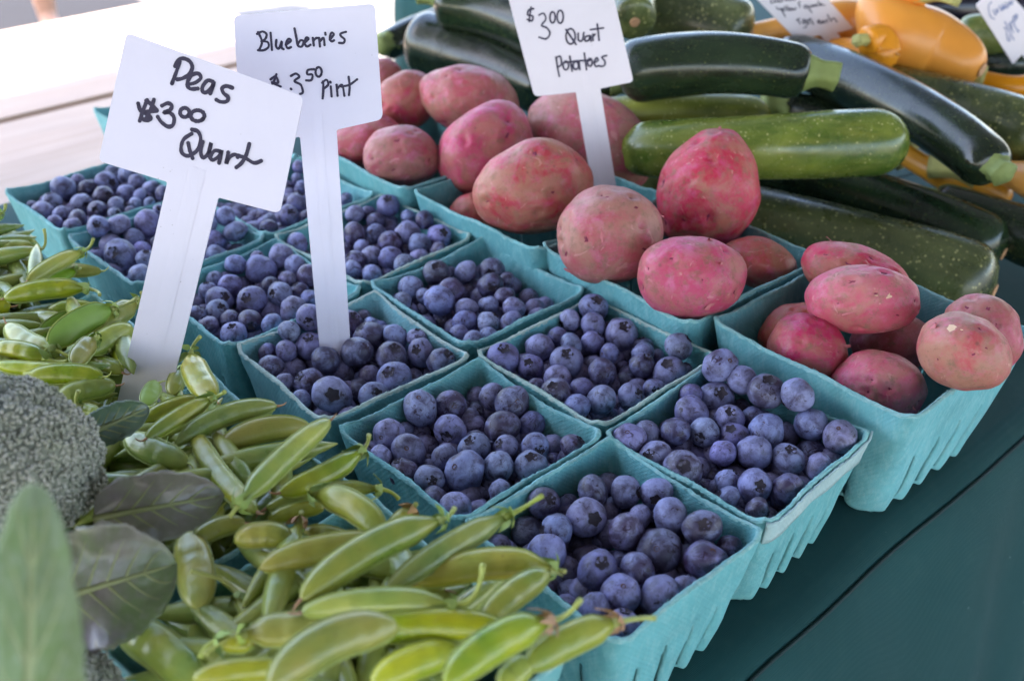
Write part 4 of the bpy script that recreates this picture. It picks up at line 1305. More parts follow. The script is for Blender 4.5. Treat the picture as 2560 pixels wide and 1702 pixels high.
PODS = [
 # far left basket
 ('long level pod with its tip over the blueberries, ' + Q3_, WA, -60, 500, 960, 590, 125, .104, 0, -.02),
 ('grey-green pod with curled stem pointing at the berries, ' + Q3_, WA, 250, 690, 770, 410, 125, .114, 2, .03, (100, -120)),
 ('short thin bright pod below the curled stem one, ' + Q3_, WA, 430, 722, 722, 578, 92, .104, 2, .02, (10, -12)),
 ('fat pod with looped stem, lowest ' + Q3_, WA, 30, 850, 810, 752, 165, .116, 2, .05, (120, 60)),
 ('pale upper pod under the hooked stems, ' + Q3_, WA, -80, 400, 350, 395, 150, .100, 2, .04, (60, -200)),
 ('topmost whitish pod, ' + Q3_, WA, -120, 250, 350, 350, 110, .096, 1, .04, (0, 0)),
 ('stub of a pod with a dry blossom at the left border, ' + Q3_, WA, -180, 930, 100, 920, 165, .108, 0, .02),
 ('shadowed pod beneath the others, ' + Q3_, WA, 60, 640, 480, 640, 130, .088, 0, .02),
 ('pod cut by the left border whose stem rises against the planks, ' + Q3_, WA, -240, 220, 0, 60, 120, .112, 2, .05, (50, -90)),
 # left of the stake
 ('pale tipped pod behind the bent one, ' + Q2_, WA, 150, 1070, 540, 1000, 108, .100, 0, .06),
 ('stout bent pod with wrinkled skin, ' + Q2_, WA, 60, 1080, 520, 1330, 185, .116, 2, -.08, (120, 60)),
 ('pod standing behind the broad flat one, ' + Q2_, WA, 380, 1210, 700, 1000, 150, .106, 0, .04),
 ('broad flat bright green pod, ' + Q2_, WA, 460, 1290, 1060, 940, 230, .119, 2, .05, (220, -100)),
 ('plump pod with stem beside the stake, ' + Q2_, WA, 890, 1190, 1280, 880, 180, .110, 2, .03, (40, -90)),
 ('wrinkled broad pod right under the plump one, ' + Q2_, WA, 820, 1360, 1250, 1130, 195, .112, 0, .05),
 ('narrow pod along the rear rim, ' + Q2_, WA, 440, 975, 905, 945, 112, .098, 0, .08),
 ('pod entering from the left border, ' + Q2_, WA, -80, 1320, 440, 1410, 165, .114, 2, .05, (200, 10)),
 ('grey flaring pod with pointed stem, ' + Q2_, WA, 690, 1470, 890, 1220, 165, .120, 2, .03, (20, -20)),
 ('low pod sloping to the stake, ' + Q2_, WA, 790, 1430, 1150, 1540, 128, .104, 0, .05),
 ('pod end beside the stake, ' + Q2_, WA, 1060, 1350, 1260, 1260, 92, .104, 0, .03),
 ('small pointed pod touching the stake, ' + Q2_, WA, 1040, 1345, 1200, 1500, 115, .106, 1, .05, (-25, -20)),
 ('long pod carrying a straight stem above the broccoli, ' + Q2_, WB, -60, 590, 700, 640, 125, .119, 2, -.03, (-470, 50)),
 ('pointed pale pod above the broccoli crown, ' + Q2_, WB, 260, 720, 1020, 715, 180, .116, 0, .04),
 ('thick pod end beside the broccoli crown, ' + Q2_, WB, 560, 930, 1140, 800, 190, .110, 0, .05),
 ('small curled pod with hooked stem above the blue-green leaf, ' + Q2_, WB, 980, 1060, 780, 1010, 95, .118, 2, .03, (-10, -160)),
 # middle basket
 ('olive pod behind the long pointed one, ' + Q1_, WB, 1370, 1190, 2020, 950, 165, .106, 0, .07),
 ('long pointed pod aimed at the berries, ' + Q1_, WB, 1420, 1330, 2080, 930, 150, .120, 2, .02, (120, -70)),
 ('upright pod with hooked stem against the basket wall, ' + Q1_, WB, 2110, 940, 1870, 480, 235, .112, 2, .05, (90, -160)),
 ('short pod between the stake and the upright pod, ' + Q1_, WB, 1690, 900, 1790, 640, 150, .102, 2, .03, (-100, 20)),
 ('leafy green pod scrap leaning on the stake foot, ' + Q1_, WB, 1440, 1000, 1560, 770, 150, .122, 0, .06),
 ('big pod sliding under the purple leaf, ' + Q1_, WB, 1230, 1290, 1850, 1560, 240, .116, 0, -.04),
 ('ribbed pod showing every pea, tip over the rim, ' + Q1_, WC, 40, 760, 960, 400, 165, .112, 1, .09, (-100, -20)),
 ('steep ribbed pod running down under the lying one, ' + Q1_, WC, 225, 600, 790, 1330, 170, .113, 0, -.05),
 ('smooth olive pod lying across the rear, ' + Q1_, WC, 450, 760, 1250, 600, 195, .108, 0, .09),
 ('pale straight pod topmost, slanting toward the berries, ' + Q1_, WC, 620, 1260, 1420, 520, 190, .127, 1, .02, (-80, 100)),
 ('glossy pod under the pale one, long stalk over the berries, ' + Q1_, WC, 960, 1160, 1690, 790, 175, .115, 2, -.05, (60, -140)),
 ('yellowing pod along the front rim with drooping stem, ' + Q1_, WC, 840, 1300, 1840, 1120, 140, .106, 2, .05, (170, 90)),
 ('shaded pod under the purple leaf, ' + Q1_, WC, 330, 1500, 470, 1270, 120, .100, 0, .03),
 # nearest basket
 ('curved glossy pod with raised beak, rearmost ' + Q0_, WC, 1880, 1530, 1270, 1170, 225, .118, 2, -.09, (-50, -50)),
 ('bright pod half under the round one, ' + Q0_, WC, 210, 1600, 680, 1420, 155, .110, 0, .10),
 ('short round bright pod, ' + Q0_, WC, 580, 1590, 1080, 1560, 200, .117, 0, .10),
 ('pale pod behind the dried blossom, ' + Q0_, WC, 870, 1400, 1370, 1280, 125, .104, 0, .05),
 ('pod with tendril tip at its left end, ' + Q0_, WD, 290, 830, 940, 700, 125, .120, 0, .05),
 ('long smooth pod slanting up to a branched stem, ' + Q0_, WD, 490, 985, 1190, 590, 150, .131, 2, .06, (60, -60)),
 ('dark-seamed pod reaching over the nearest blueberries, ' + Q0_, WD, 920, 930, 1510, 570, 112, .126, 2, .02, (170, -100)),
 ('upright narrow pod crowned with a dried blossom, ' + Q0_, WD, 340, 1120, 490, 600, 105, .116, 2, .02, (10, -50), True),
 ('olive pod whose beak rests on the rim, ' + Q0_, WD, 1060, 900, 1740, 830, 140, .119, 2, .08, (50, 10)),
 ('yellow pod with brown withered end, ' + Q0_, WD, 490, 1045, 1240, 1005, 112, .129, 2, .05, (150, -200)),
 ('blue-green pod with hooked stem at its left, ' + Q0_, WD, 210, 1150, 720, 1150, 150, .121, 1, .04, (-190, 100)),
 ('blue-green level pod beside the big one, ' + Q0_, WD, 690, 1170, 1540, 1130, 140, .123, 0, .05),
 ('biggest blurred pod at the bottom, ' + Q0_, WD, 340, 1420, 980, 1120, 190, .148, 0, .12),
 ('yellow-green pod under the dried blossom, ' + Q0_, WD, 1380, 1110, 1720, 850, 125, .124, 0, .05),
 ('pod with a shrivelled orange blossom, ' + Q0_, WD, 1200, 1400, 1720, 1090, 165, .136, 2, .07, (150, -110), True),
 ('pod hanging over the corner with a pale hooked stem, ' + Q0_, WD, 1590, 1320, 2050, 1090, 140, .126, 2, .04, (190, -20), True),
 ('shaded olive pod at the bottom border, ' + Q0_, WD, 840, 1400, 1270, 1230, 150, .120, 0, .05),
 ('pod end pointing at the corner of the basket, ' + Q0_, WD, 1480, 1420, 1630, 1280, 115, .126, 0, .05),
 ('thin pod along the bottom border, ' + Q0_, WD, -40, 1370, 440, 1320, 105, .128, 0, .03),
 ('yellow pod glimpsed below the withered one, ' + Q0_, WD, 930, 950, 1210, 935, 85, .112, 0, .05),
 ('small pod beneath the branched stem, ' + Q0_, WD, 500, 650, 750, 700, 78, .100, 0, .05),
 ('tiny pod with a brown blossom by the rim, ' + Q0_, WD, 930, 650, 1040, 540, 72, .108, 2, .03, (20, -30), True),
 ('pod pointing straight down beside the purple leaf, ' + Q0_, WE, 850, 880, 915, 1240, 150, .110, 0, .03),
 ('dark pod lying beside the lower purple leaf, ' + Q0_, WE, 540, 1310, 920, 1590, 170, .104, 0, .04),
 ('shadowed pod deep in the gap, ' + Q0_, WE, 880, 1220, 1090, 1480, 120, .092, 0, .04),
 ('cut pod scrap with a bent stem in the dark gap, ' + Q0_, WE, 1150, 1280, 1100, 1180, 50, .108, 2, .03, (-220, -120)),
 ('pod with hooked white stem above the dark pod, ' + Q0_, WE, 1170, 1390, 1010, 1380, 90, .118, 2, .03, (-90, 80)),
 ('pod lying across the dark gap, ' + Q0_, WD, 560, 780, 1000, 860, 110, .104, 0, .05),
 ('olive pod under the level blue-green one, ' + Q0_, WD, 1000, 1230, 1500, 1200, 130, .112, 0, .05),
]
for i, e in enumerate(PODS):
    lab, w, x1, y1, x2, y2, wd, z, st, bend = e[:10]
    hook = e[10] if len(e) > 10 else (0, 0)
    pod(lab, w, x1, y1, x2, y2, wd, z, st, bend, seed=i, hook=hook, dried=len(e) > 11, mat=POD_FLAT if ('flat' in lab or 'thin bright' in lab or 'leafy' in lab) else None,
        flat=0.30 if ('flat' in lab or 'thin bright' in lab or 'leafy' in lab) else rng.uniform(0.58, 0.76), bumps='smooth' not in lab and 'flat' not in lab)
# pods deeper down that show only as dark shapes in the gaps: one mass per photograph's rule
parts = []
for key in ('Q0', 'Q1', 'Q2', 'Q3'):
    cx, cy, rot = QB[key]
    for k in range(120):
        zz = rng.uniform(0.06, 0.112)
        a = rng.uniform(0, 6.28)
        L, W = rng.uniform(0.05, 0.075), rng.uniform(0.0045, 0.0065)
        lim = 0.047
        c = Vector((cx, cy, zz)) + Vector((math.cos(rot), math.sin(rot), 0)) * rng.uniform(-lim, lim) + Vector((-math.sin(rot), math.cos(rot), 0)) * rng.uniform(-lim, lim)
        d = Vector((math.cos(a), math.sin(a), rng.uniform(-0.15, 0.15)))
        pts = [c + d * (L * (t - 0.5)) for t in [i / 11 for i in range(12)]]
        vv, ff = tube(pts, [W * max(0.06, (1 - abs(2 * i / 11 - 1) ** 2.5)) for i in range(12)], Vector((0, 0, 1)), 8)
        parts.append((vv, ff))
pv, pf = merge(parts)
o = mesh_obj('pea_pods', pv, pf, POD)
tag(o, 'lower layers of pea pods in the shade of the quart baskets', kind='stuff')

# ------------------------------------------------------------------ broccoli and its leaves
def broccoli(label, x, y, dep, rpx, seed, squash_=0.85):
    rr = random.Random(seed)
    c = atd(x, y, dep)
    R = rpx * dep / FPX
    root = empty('broccoli', Vector((c.x, c.y, 0.0)))
    tag(root, label, 'broccoli', 'broccoli heads in front of the peas')
    o0 = root.location
    # florets: bumpy dome core
    cv = []
    so = Vector((seed, seed * 2, 0))
    def rad(d):
        return R * (0.93 + 0.05 * noise.noise(d * 2.2 + so) - 0.10 * noise.voronoi(d * 4.2 + so)[0][0] ** 1.5 - 0.05 * noise.voronoi(d * 10 + so)[0][0]) * (1.0 if d.z > -0.2 else 1.0 + (d.z + 0.2) * 0.45)
    for d in ICV: cv.append(c - o0 + Vector((d.x, d.y, d.z * squash_)) * rad(d))
    mesh_obj('floret_core', cv, ICF, BROC, root)
    ib = bmesh.new(); bmesh.ops.create_icosphere(ib, subdivisions=1, radius=1.0)
    iv = [v.co.copy() for v in ib.verts]; iF = [tuple(v.index for v in f.verts) for f in ib.faces]; ib.free()
    parts = []
    N = int(9500 * (R / 0.05) ** 2 * 0.62)
    ga = math.pi * (3 - math.sqrt(5))
    for i in range(N):
        zz = 1 - 1.55 * i / N
        r = math.sqrt(max(0, 1 - zz * zz))
        d = Vector((r * math.cos(ga * i), r * math.sin(ga * i), zz))
        d = (d + Vector((rr.gauss(0, 1), rr.gauss(0, 1), rr.gauss(0, 1))) * 0.014).normalized()
        if d.dot((CP - c).normalized()) < -0.35: continue
        p = c - o0 + Vector((d.x, d.y, d.z * squash_)) * (rad(d) + R * (rr.uniform(0.0, 0.022) + 0.02 * noise.noise(d * 13 + so)))
        s = rr.uniform(0.0008, 0.00125)
        parts.append(([p + v * s for v in iv], iF))
    bv, bf = merge(parts)
    b = mesh_obj('bud_mass', bv, bf, BROC_BUD, root)
    b['kind'] = 'stuff'
    vv, ff = tube([Vector((0, 0, 0.002)), Vector((0.002, 0, c.z * 0.4)), c - o0 - Vector((0, 0, R * 0.2))], [R * 0.36, R * 0.34, R * 0.6], Vector((1, 0, 0)), 18)
    mesh_obj('stalk', vv, ff, BROC_STALK, root)
    return root
def mat_bud():
    b = NB('broccoli_bud_tips')
    v = b.coord(1.0)
    n1 = b.noise(v, 900, 2); n2 = b.noise(v, 60, 4)
    c = b.mix(b.ramp(n1, (0.35, 0.0), (0.65, 1.0)), (0.18, 0.20, 0.14), (0.42, 0.41, 0.37))
    c = b.mix(b.ramp(n2, (0.52, 0.0), (0.74, 0.55)), c, (0.13, 0.165, 0.07))
    return b.out(c, 0.65, None, 0.4)
BROC_BUD = mat_bud()
broccoli('large grey-purple broccoli crown at the left border in front of the peas', -34, 1186, 0.46, 308, 3)
broccoli('broccoli crown tucked under the pale leaf at the bottom left corner', 130, 1800, 0.40, 210, 5)

def leaf(label, bx, by, tx, ty, wpx, d0, d1, seed, mat, cup=0.25, wave=0.08, rounded=0.75, fold=0.0, taper=False):
    """base and tip on the photograph, visible width, depths of base and tip"""
    rr = random.Random(seed)
    p0, p1 = atd(bx, by, d0), atd(tx, ty, d1)
    mid = (p0 + p1) / 2
    vr = (mid - CP).normalized()
    ax = (p1 - p0).normalized()
    sd = ax.cross(-vr).normalized()
    nn = sd.cross(ax).normalized()
    W = wpx * depth(mid) / FPX / 2
    L = (p1 - p0).length
    nu, nv_ = 40, 26
    vsx, fs = [], []
    def P(t, s):
        e = max(0.0, 1 - abs(2 * t ** rounded - 1) ** 2.4) ** 0.62
        e = max(e, 0.05 * (1 - t))
        if taper: e = (1 - t) ** 0.5 * (1 - 0.25 * (1 - t))
        edge = 1 + 0.10 * noise.noise(Vector((t * 11, s * 2, seed))) * abs(s) + 0.05 * noise.noise(Vector((t * 45, s, seed + 3))) * abs(s)
        h = cup * W * (s * s) * (1 if s * fold >= 0 else 1 + abs(fold)) + wave * W * math.sin(t * 11 + seed + s) * abs(s) ** 1.5
        h += 0.06 * W * noise.noise(Vector((t * 5, s * 3, seed))) + 0.035 * W * abs(math.sin((t * 9 - abs(s) * 2.2))) 
        bow = 0.10 * L * math.sin(math.pi * t)
        return p0 + ax * (L * t) + sd * (s * W * e * edge) + nn * (h * e + bow - 0.012 * W * (abs(s) < 0.06))
    for i in range(nu + 1):
        for j in range(nv_ + 1):
            vsx.append(P(i / nu, 2 * j / nv_ - 1))
    for i in range(nu):
        for j in range(nv_):
            a = i * (nv_ + 1) + j
            fs.append((a, a + 1, a + nv_ + 2, a + nv_ + 1))
    o = mesh_obj('broccoli_leaf', rel(vsx, p0), fs, mat)
    o.location = p0
    sm = o.modifiers.new('thickness', 'SOLIDIFY'); sm.thickness = 0.0007; sm.offset = 0
    tag(o, label, 'leaf', 'broccoli leaves lying over the peas')
    pts = [P(t, 0.0) + nn * 0.0002 for t in [i / 20 for i in range(20)]]
    vv, ff = tube(pts, [0.0016 * (1 - i / 21) + 0.0003 for i in range(20)], nn, 7)
    mesh_obj('midrib', rel(vv, p0), ff, VEIN_PALE if mat is LEAF_PALE else VEIN, o)
    if taper:
        ft = Vector((p0.x - 0.012, p0.y + 0.035, 0.003))
        vv, ff = tube(bez(p0 + ax * 0.004, p0 - ax * 0.05, ft, 12), [0.0022 + 0.0002 * i for i in range(12)], nn, 8)
        mesh_obj('leaf_stalk', rel(vv, p0), ff, VEIN_PALE, o)
    for k in range(5):
        for sgn in (-1, 1):
            t0 = 0.12 + 0.15 * k
            pts = [P(min(0.97, t0 + 0.26 * q), sgn * 0.86 * q) + nn * 0.0001 for q in [i / 10 for i in range(11)]]
            vv, ff = tube(pts, [0.0006 * (1 - i / 12) + 0.00012 for i in range(11)], nn, 5)
            mesh_obj('vein', rel(vv, p0), ff, VEIN_PALE if mat is LEAF_PALE else VEIN, o)
    return o
leaf('small blue-green leaf with rolled edge beside the foot of the Peas stake', 205, 1092, 372, 1018, 92, 0.500, 0.515, 1, LEAF_BLUE, 0.5, 0.12)
leaf('purple-green leaf lying over the middle peas, right of the broccoli crown', 236, 1296, 560, 1236, 172, 0.455, 0.470, 2, LEAF_PURPLE, 0.40, 0.20)
leaf('large round purple leaf below the broccoli crown', 130, 1500, 442, 1408, 300, 0.415, 0.435, 3, LEAF_PURPLE, 0.34, 0.15, 0.62)
leaf('long pale green leaf standing nearest the camera at the left', 66, 2050, 84, 1205, 370, 0.262, 0.285, 4, LEAF_PALE, 0.34, 0.10, 1.15, taper=True)

# ------------------------------------------------------------------ price signs
def round_poly(pts, r, keep=()):
    out = []
    n = len(pts)
    for i in range(n):
        p = pts[i]; a = pts[i - 1] - p; b_ = pts[(i + 1) % n] - p
        rr = r if i not in keep else r * 0.35
        rr = min(rr, a.length * 0.4, b_.length * 0.4)
        q0, q1 = p + a.normalized() * rr, p + b_.normalized() * rr
        for k in range(6):
            t = k / 5
            out.append(q0 * (1 - t) ** 2 + p * 2 * t * (1 - t) + q1 * t * t)
    return out
def ell(cx, cy, rx, ry, n=16, a0=0.6):
    return [(cx + rx * math.cos(a0 + 2 * math.pi * i / n), cy + ry * math.sin(a0 + 2 * math.pi * i / n)) for i in range(n + 1)]
def smooth_line(pts, n=5):
    if len(pts) < 3: return pts
    out = []
    for i in range(len(pts) - 1):
        p0, p1, p2, p3 = pts[max(i - 1, 0)], pts[i], pts[i + 1], pts[min(i + 2, len(pts) - 1)]
        for k in range(n):
            f = k / n
            out.append(0.5 * ((p1 * 2) + (p2 - p0) * f + (p0 * 2 - p1 * 5 + p2 * 4 - p3) * f * f + (p1 * 3 - p0 - p2 * 3 + p3) * f ** 3))
    out.append(pts[-1])
    return out
def sign(label, outline, foot, foot_dep, lean, yaw, win, strokes, ink, inkw, mat, rib, stake_ext=0.05, thick=0.0012):
    """outline: photograph pixels of plate and stake, traced on the plane of the sign; foot: pixel where the stake enters; win: zoom window of the strokes"""
    p0 = atd(foot[0], foot[1], foot_dep)
    nrm = Vector((math.sin(yaw) * math.cos(lean), -math.cos(yaw) * math.cos(lean), math.sin(lean)))
    def onp(x, y, lift=0.0):
        d = ray(x, y)
        t = (p0 + nrm * lift - CP).dot(nrm) / d.dot(nrm)
        return CP + d * t
    pts = [onp(x, y) for (x, y) in outline]
    ups = (Vector((0, 0, 1)) - nrm * nrm.z).normalized()
    i0, i1 = rib[2]
    dn = ((pts[i0] + pts[i1]) / 2 - (pts[rib[1][0]] + pts[rib[1][1]]) / 2).normalized()
    pts[i0] = pts[i0] + dn * stake_ext; pts[i1] = pts[i1] + dn * stake_ext
    ring = round_poly(pts, rib[0], keep=rib[1])
    n = len(ring)
    org = (pts[i0] + pts[i1]) / 2
    vsx = ring + [p - nrm * thick for p in ring]
    fs = [tuple(range(n)), tuple(range(2 * n - 1, n - 1, -1))]
    for k in range(n):
        j = (k + 1) % n
        fs.append((k, n + k, n + j, j))
    bm = bmesh.new()
    bvs = [bm.verts.new(v - org) for v in vsx]
    for f in fs: bm.faces.new([bvs[i] for i in f])
    bmesh.ops.recalc_face_normals(bm, faces=bm.faces[:])
    bmesh.ops.triangulate(bm, faces=[f for f in bm.faces if len(f.verts) > 4])
    me = bpy.data.meshes.new('price_sign'); bm.to_mesh(me); bm.free(); me.materials.append(mat)
    o = bpy.data.objects.new('price_sign', me); col.objects.link(o); o.location = org
    tag(o, label, 'sign', 'white plastic price signs on stakes')
    # moulded rib down the stake
    a = (pts[rib[1][0]] + pts[rib[1][1]]) / 2 + nrm * 0.0
    b_ = org
    w = (pts[rib[1][0]] - pts[rib[1][1]]).normalized() * ((pts[i0] - pts[i1]).length * 0.16)
    rv = []
    for q in (a - dn * 0.012, b_):
        rv += [q - w + nrm * 0.0001, q - w * 0.4 + nrm * 0.0002, q + w * 0.4 + nrm * 0.0002, q + w + nrm * 0.0001]
    rf = [(0, 1, 5, 4), (1, 2, 6, 5), (2, 3, 7, 6), (0, 1, 2), (0, 2, 3)]
    mesh_obj('stake_rib', rel(rv, org), rf, mat, o, smooth=False)
    # handwriting: raised ribbons of ink
    parts = []
    rr = random.Random(4)
    for st in strokes:
        pp = [Vector((win[0] + x / win[2], win[1] + y / win[2], 0)) for (x, y) in st]
        pp = smooth_line(pp)
        if len(pp) == 1: pp = [pp[0], pp[0] + Vector((1, 1, 0))]
        W3 = [onp(q.x, q.y, 0.00025) for q in pp]
        hw = inkw * 0.5 / win[2] * depth(W3[0]) / FPX
        vs_, fs_ = [], []
        N = len(W3)
        lefts, rights = [], []
        for i in range(N):
            t = (W3[min(i + 1, N - 1)] - W3[max(i - 1, 0)])
            if t.length < 1e-9: t = Vector((1, 0, 0))
            s = t.normalized().cross(nrm)
            k = hw * (0.86 + 0.22 * noise.noise(Vector((i * 0.35, len(parts) * 3.3, 0))) + 0.08)
            lefts.append(W3[i] + s * k); rights.append(W3[i] - s * k)
        for i in range(N): vs_ += [lefts[i], rights[i]]
        for i in range(N - 1): fs_.append((2 * i, 2 * i + 1, 2 * i + 3, 2 * i + 2))
        for c_, dsign in ((W3[0], 0), (W3[-1], N - 1)):
            b0 = len(vs_)
            cap = [c_ + nrm * 0.00001 * (len(parts) % 5) + (ups * math.sin(a) + ups.cross(nrm) * math.cos(a)) * hw for a in [2 * math.pi * q / 10 for q in range(10)]]
            vs_ += cap
            fs_.append(tuple(range(b0, b0 + 10)))
        lift = nrm * (0.000012 * (len(parts) % 9))
        parts.append(([v + lift for v in vs_], fs_))
    lv, lf = merge(parts)
    lt = mesh_obj('lettering', rel(lv, org), lf, ink, o, smooth=False)
    return o
peas_st = [
 [(1060,365),(1040,425),(1014,494)], [(1032,392),(1052,355),(1085,347),(1120,365),(1134,400),(1115,440),(1078,463),(1045,470)],
 [(1104,500),(1150,490),(1184,462),(1170,436),(1135,442),(1110,475),(1106,508),(1126,526),(1166,524)],
 [(1256,484),(1225,476),(1196,510),(1195,542),(1220,545),(1250,515),(1262,482),(1251,528),(1240,553)],
 [(1370,520),(1335,509),(1310,522),(1318,550),(1345,575),(1336,600),(1300,602),(1276,590)],
 [(815,612),(830,655),(868,676),(890,700),(868,712),(838,698),(845,665),(925,655)], [(925,652),(890,615),(862,596)], [(868,592),(845,650),(824,714)], [(908,590),(888,650),(862,700)],
 [(955,625),(990,610),(1014,626),(1000,652),(966,664),(1003,668),(1026,695),(1020,738),(990,748),(952,722),(930,690)],
 ell(1089,665,27,27), ell(1165,684,40,32),
 [(1132,765),(1168,778),(1184,825),(1162,888),(1112,920),(1076,906),(1068,870),(1084,822),(1130,790)], [(1110,845),(1120,890),(1136,934)],
 [(1196,838),(1184,898),(1200,932),(1232,898),(1246,842),(1232,905),(1240,932)],
 [(1302,896),(1266,890),(1240,928),(1260,944),(1300,912),(1308,888),(1292,962)],
 [(1346,900),(1335,966),(1352,930),(1386,912),(1402,928)], [(1470,850),(1452,915),(1425,962),(1394,988)], [(1400,918),(1445,932),(1498,962),(1540,950)]]
WZ = (0, 0, 2.359)
sign('Peas sign, white plate handwritten Peas $3.00 Quart, tilted on its stake', [(316,81),(759,242),(699,534),(545,494),(418,1010),(292,1012),(418,455),(246,403)], (355, 1010), 0.592, math.radians(22), math.radians(-4), WZ, peas_st, INK, 25, SIGN, (0.0035, (3, 6), (4, 5)))
blue_st = [
 [(1522,192),(1545,248),(1528,298)], [(1516,202),(1548,188),(1572,204),(1564,232),(1542,246)], [(1542,246),(1578,250),(1584,278),(1556,298),(1522,298)],
 [(1596,196),(1604,296)], [(1630,238),(1628,274),(1645,288),(1662,244),(1660,280),(1672,292)], [(1686,266),(1716,242),(1702,232),(1687,260),(1696,286),(1716,280)],
 [(1737,170),(1748,225),(1757,270),(1780,276),(1791,247),(1772,240),(1756,265)], [(1795,256),(1820,231),(1806,224),(1796,254),(1810,276),(1831,266)],
 [(1845,226),(1851,270)], [(1850,242),(1862,228),(1876,226)], [(1882,226),(1887,276)], [(1888,244),(1908,226),(1914,268)], [(1918,196),(1920,206)],
 [(1945,236),(1968,206),(1955,195),(1945,226),(1955,246),(1970,240)], [(2040,190),(2010,200),(2011,215),(2032,234),(2026,255),(2000,255)],
 [(1596,470),(1626,452),(1640,490),(1600,488),(1628,500),(1655,512)], [(1630,440),(1618,475),(1606,495)],
 [(1716,450),(1745,436),(1765,455),(1736,480),(1774,502),(1786,545),(1770,556)], [(1715,525),(1718,528)],
 [(1852,410),(1816,415),(1813,440),(1842,442),(1836,474),(1806,476)], ell(1879,426,18,28),
 [(1906,482),(1907,530),(1903,582)], [(1900,490),(1925,472),(1936,500),(1908,526)], [(1951,512),(1956,570)], [(1948,484),(1950,488)],
 [(1985,502),(1991,566)], [(1990,524),(2018,502),(2031,566)], [(2056,455),(2062,510),(2058,562)], [(2012,512),(2060,502),(2106,470)]]
sign('Blueberries sign, white plate handwritten Blueberries $3.50 Pint, half behind the Peas plate', [(583,40),(937,9),(957,299),(841,325),(871,815),(796,818),(750,342),(606,374)], (833, 800), 0.668, math.radians(18), math.radians(3), WZ, blue_st, INK, 15, SIGN, (0.004, (3, 6), (4, 5)))
pot_st = [
 [(1134,60),(1104,66),(1096,98),(1128,108),(1124,138),(1094,130)], [(1118,50),(1110,100),(1106,142)], [(1170,100),(1200,90),(1214,128),(1186,168),(1220,184),(1241,220),(1216,256),(1170,245)],
 ell(1258,116,17,36), ell(1308,112,20,42), ell(1376,240,30,50), [(1346,196),(1376,240),(1411,292)], [(1426,220),(1427,264),(1452,266),(1462,216)],
 [(1500,236),(1474,242),(1471,270),(1494,264),(1506,236),(1509,271)], [(1521,226),(1523,266)], [(1523,240),(1536,226)], [(1550,160),(1556,210),(1562,265)], [(1506,196),(1590,185)],
 [(1281,376),(1290,440),(1302,500)], [(1280,382),(1308,370),(1316,420),(1294,440)], ell(1345,430,18,28), [(1370,370),(1386,466)], [(1332,411),(1420,400),(1502,396)],
 ell(1410,430,18,25), [(1431,400),(1436,456)], [(1465,350),(1480,456)], ell(1502,410,15,25), [(1530,412),(1556,396),(1546,380),(1531,406),(1540,436),(1562,430)], [(1611,365),(1580,376),(1600,402),(1596,430),(1570,436)]]
sign('Potatoes sign, white plate handwritten $3.00 Quart Potatoes, cut by the top edge', [(1256,-62),(1523,-55),(1584,205),(1501,222),(1539,458),(1480,460),(1440,231),(1336,242)], (1509, 452), 0.845, math.radians(16), math.radians(6), (900, 0, 2.6133), pot_st, INK, 13, SIGN2, (0.0035, (3, 6), (4, 5)))
# small blurred signs at the back; window 1880,0 x8.425 and 2280,0 x7.84
ysq_st = [
 [(390,-60),(440,-66),(395,20),(400,72),(450,60)], [(470,0),(480,50),(510,45),(520,0)], [(545,40),(575,0),(560,50),(600,40)], [(620,40),(650,-20),(640,30)], [(690,-60),(710,20),(740,-10),(760,20)], [(790,-20),(800,15)], [(830,15),(830,-20),(860,-15),(870,10)], [(900,-20),(905,10)],
 [(510,160),(560,210),(600,190)], [(590,180),(640,250),(700,360)], [(620,220),(660,200),(640,180),(640,230),(680,230)], [(690,140),(720,230)], [(740,130),(760,220)], ell(800,205,25,25), [(840,180),(855,220),(880,190),(895,220),(930,170)],
 [(1010,50),(970,80),(1010,120),(1000,160)], ell(1125,150,30,30), [(1150,120),(1200,200),(1260,270)], [(1200,120),(1225,165),(1255,150),(1255,110),(1275,150)], [(1310,110),(1290,130),(1330,140),(1335,110)], [(1370,90),(1350,120),(1390,135)], [(1390,30),(1440,130),(1450,80),(1490,120)], [(1520,110),(1530,120)],
 [(1000,400),(940,430),(990,460),(1010,510)], ell(1090,460,25,45), [(1180,420),(1130,450),(1160,490),(1220,490)], [(1210,410),(1140,570),(1090,590)], [(1230,400),(1290,520)],
 [(1390,470),(1430,450),(1400,430),(1390,480),(1440,500)], [(1500,450),(1460,470),(1480,500),(1510,460),(1530,490)], [(1580,420),(1550,450),(1590,470)], [(1590,320),(1660,450),(1690,400),(1740,400),(1790,470)]]
sign('yellow squash sign, small tilted white plate reading yellow Squash 50c each', [(1866,-28),(2046,-28),(2135,73),(2092,82),(2150,150),(2106,160),(2051,89),(1992,100)], (2110, 130), 1.02, math.radians(14), math.radians(8), (1880, 0, 8.425), ysq_st, INK, 26, SIGN2, (0.002, (3, 6), (4, 5)), stake_ext=0.06)
cuc_st = [
 [(1560,50),(1500,130),(1540,330),(1620,380)], [(1590,200),(1630,300),(1660,250),(1640,190)], [(1690,170),(1670,220),(1700,240)], [(1710,120),(1760,220),(1770,150)], [(1770,90),(1800,200),(1810,120),(1840,180)], [(1830,60),(1870,160),(1890,110)], [(1880,80),(1910,60),(1900,100),(1920,110)], [(1920,40),(1950,90)], [(1990,20),(1950,40),(1970,90)],
 [(1800,560),(1830,550),(1850,620),(1870,780),(1920,800),(1910,700)], [(1820,430),(1900,600),(2000,790)], [(1900,480),(1940,560),(1990,640)], [(1960,440),(1920,460),(1960,520),(1930,580),(1960,560)], [(1970,420),(2080,640)], ell(2080,610,14,14), ell(2010,370,30,50), ell(2040,330,25,45)]
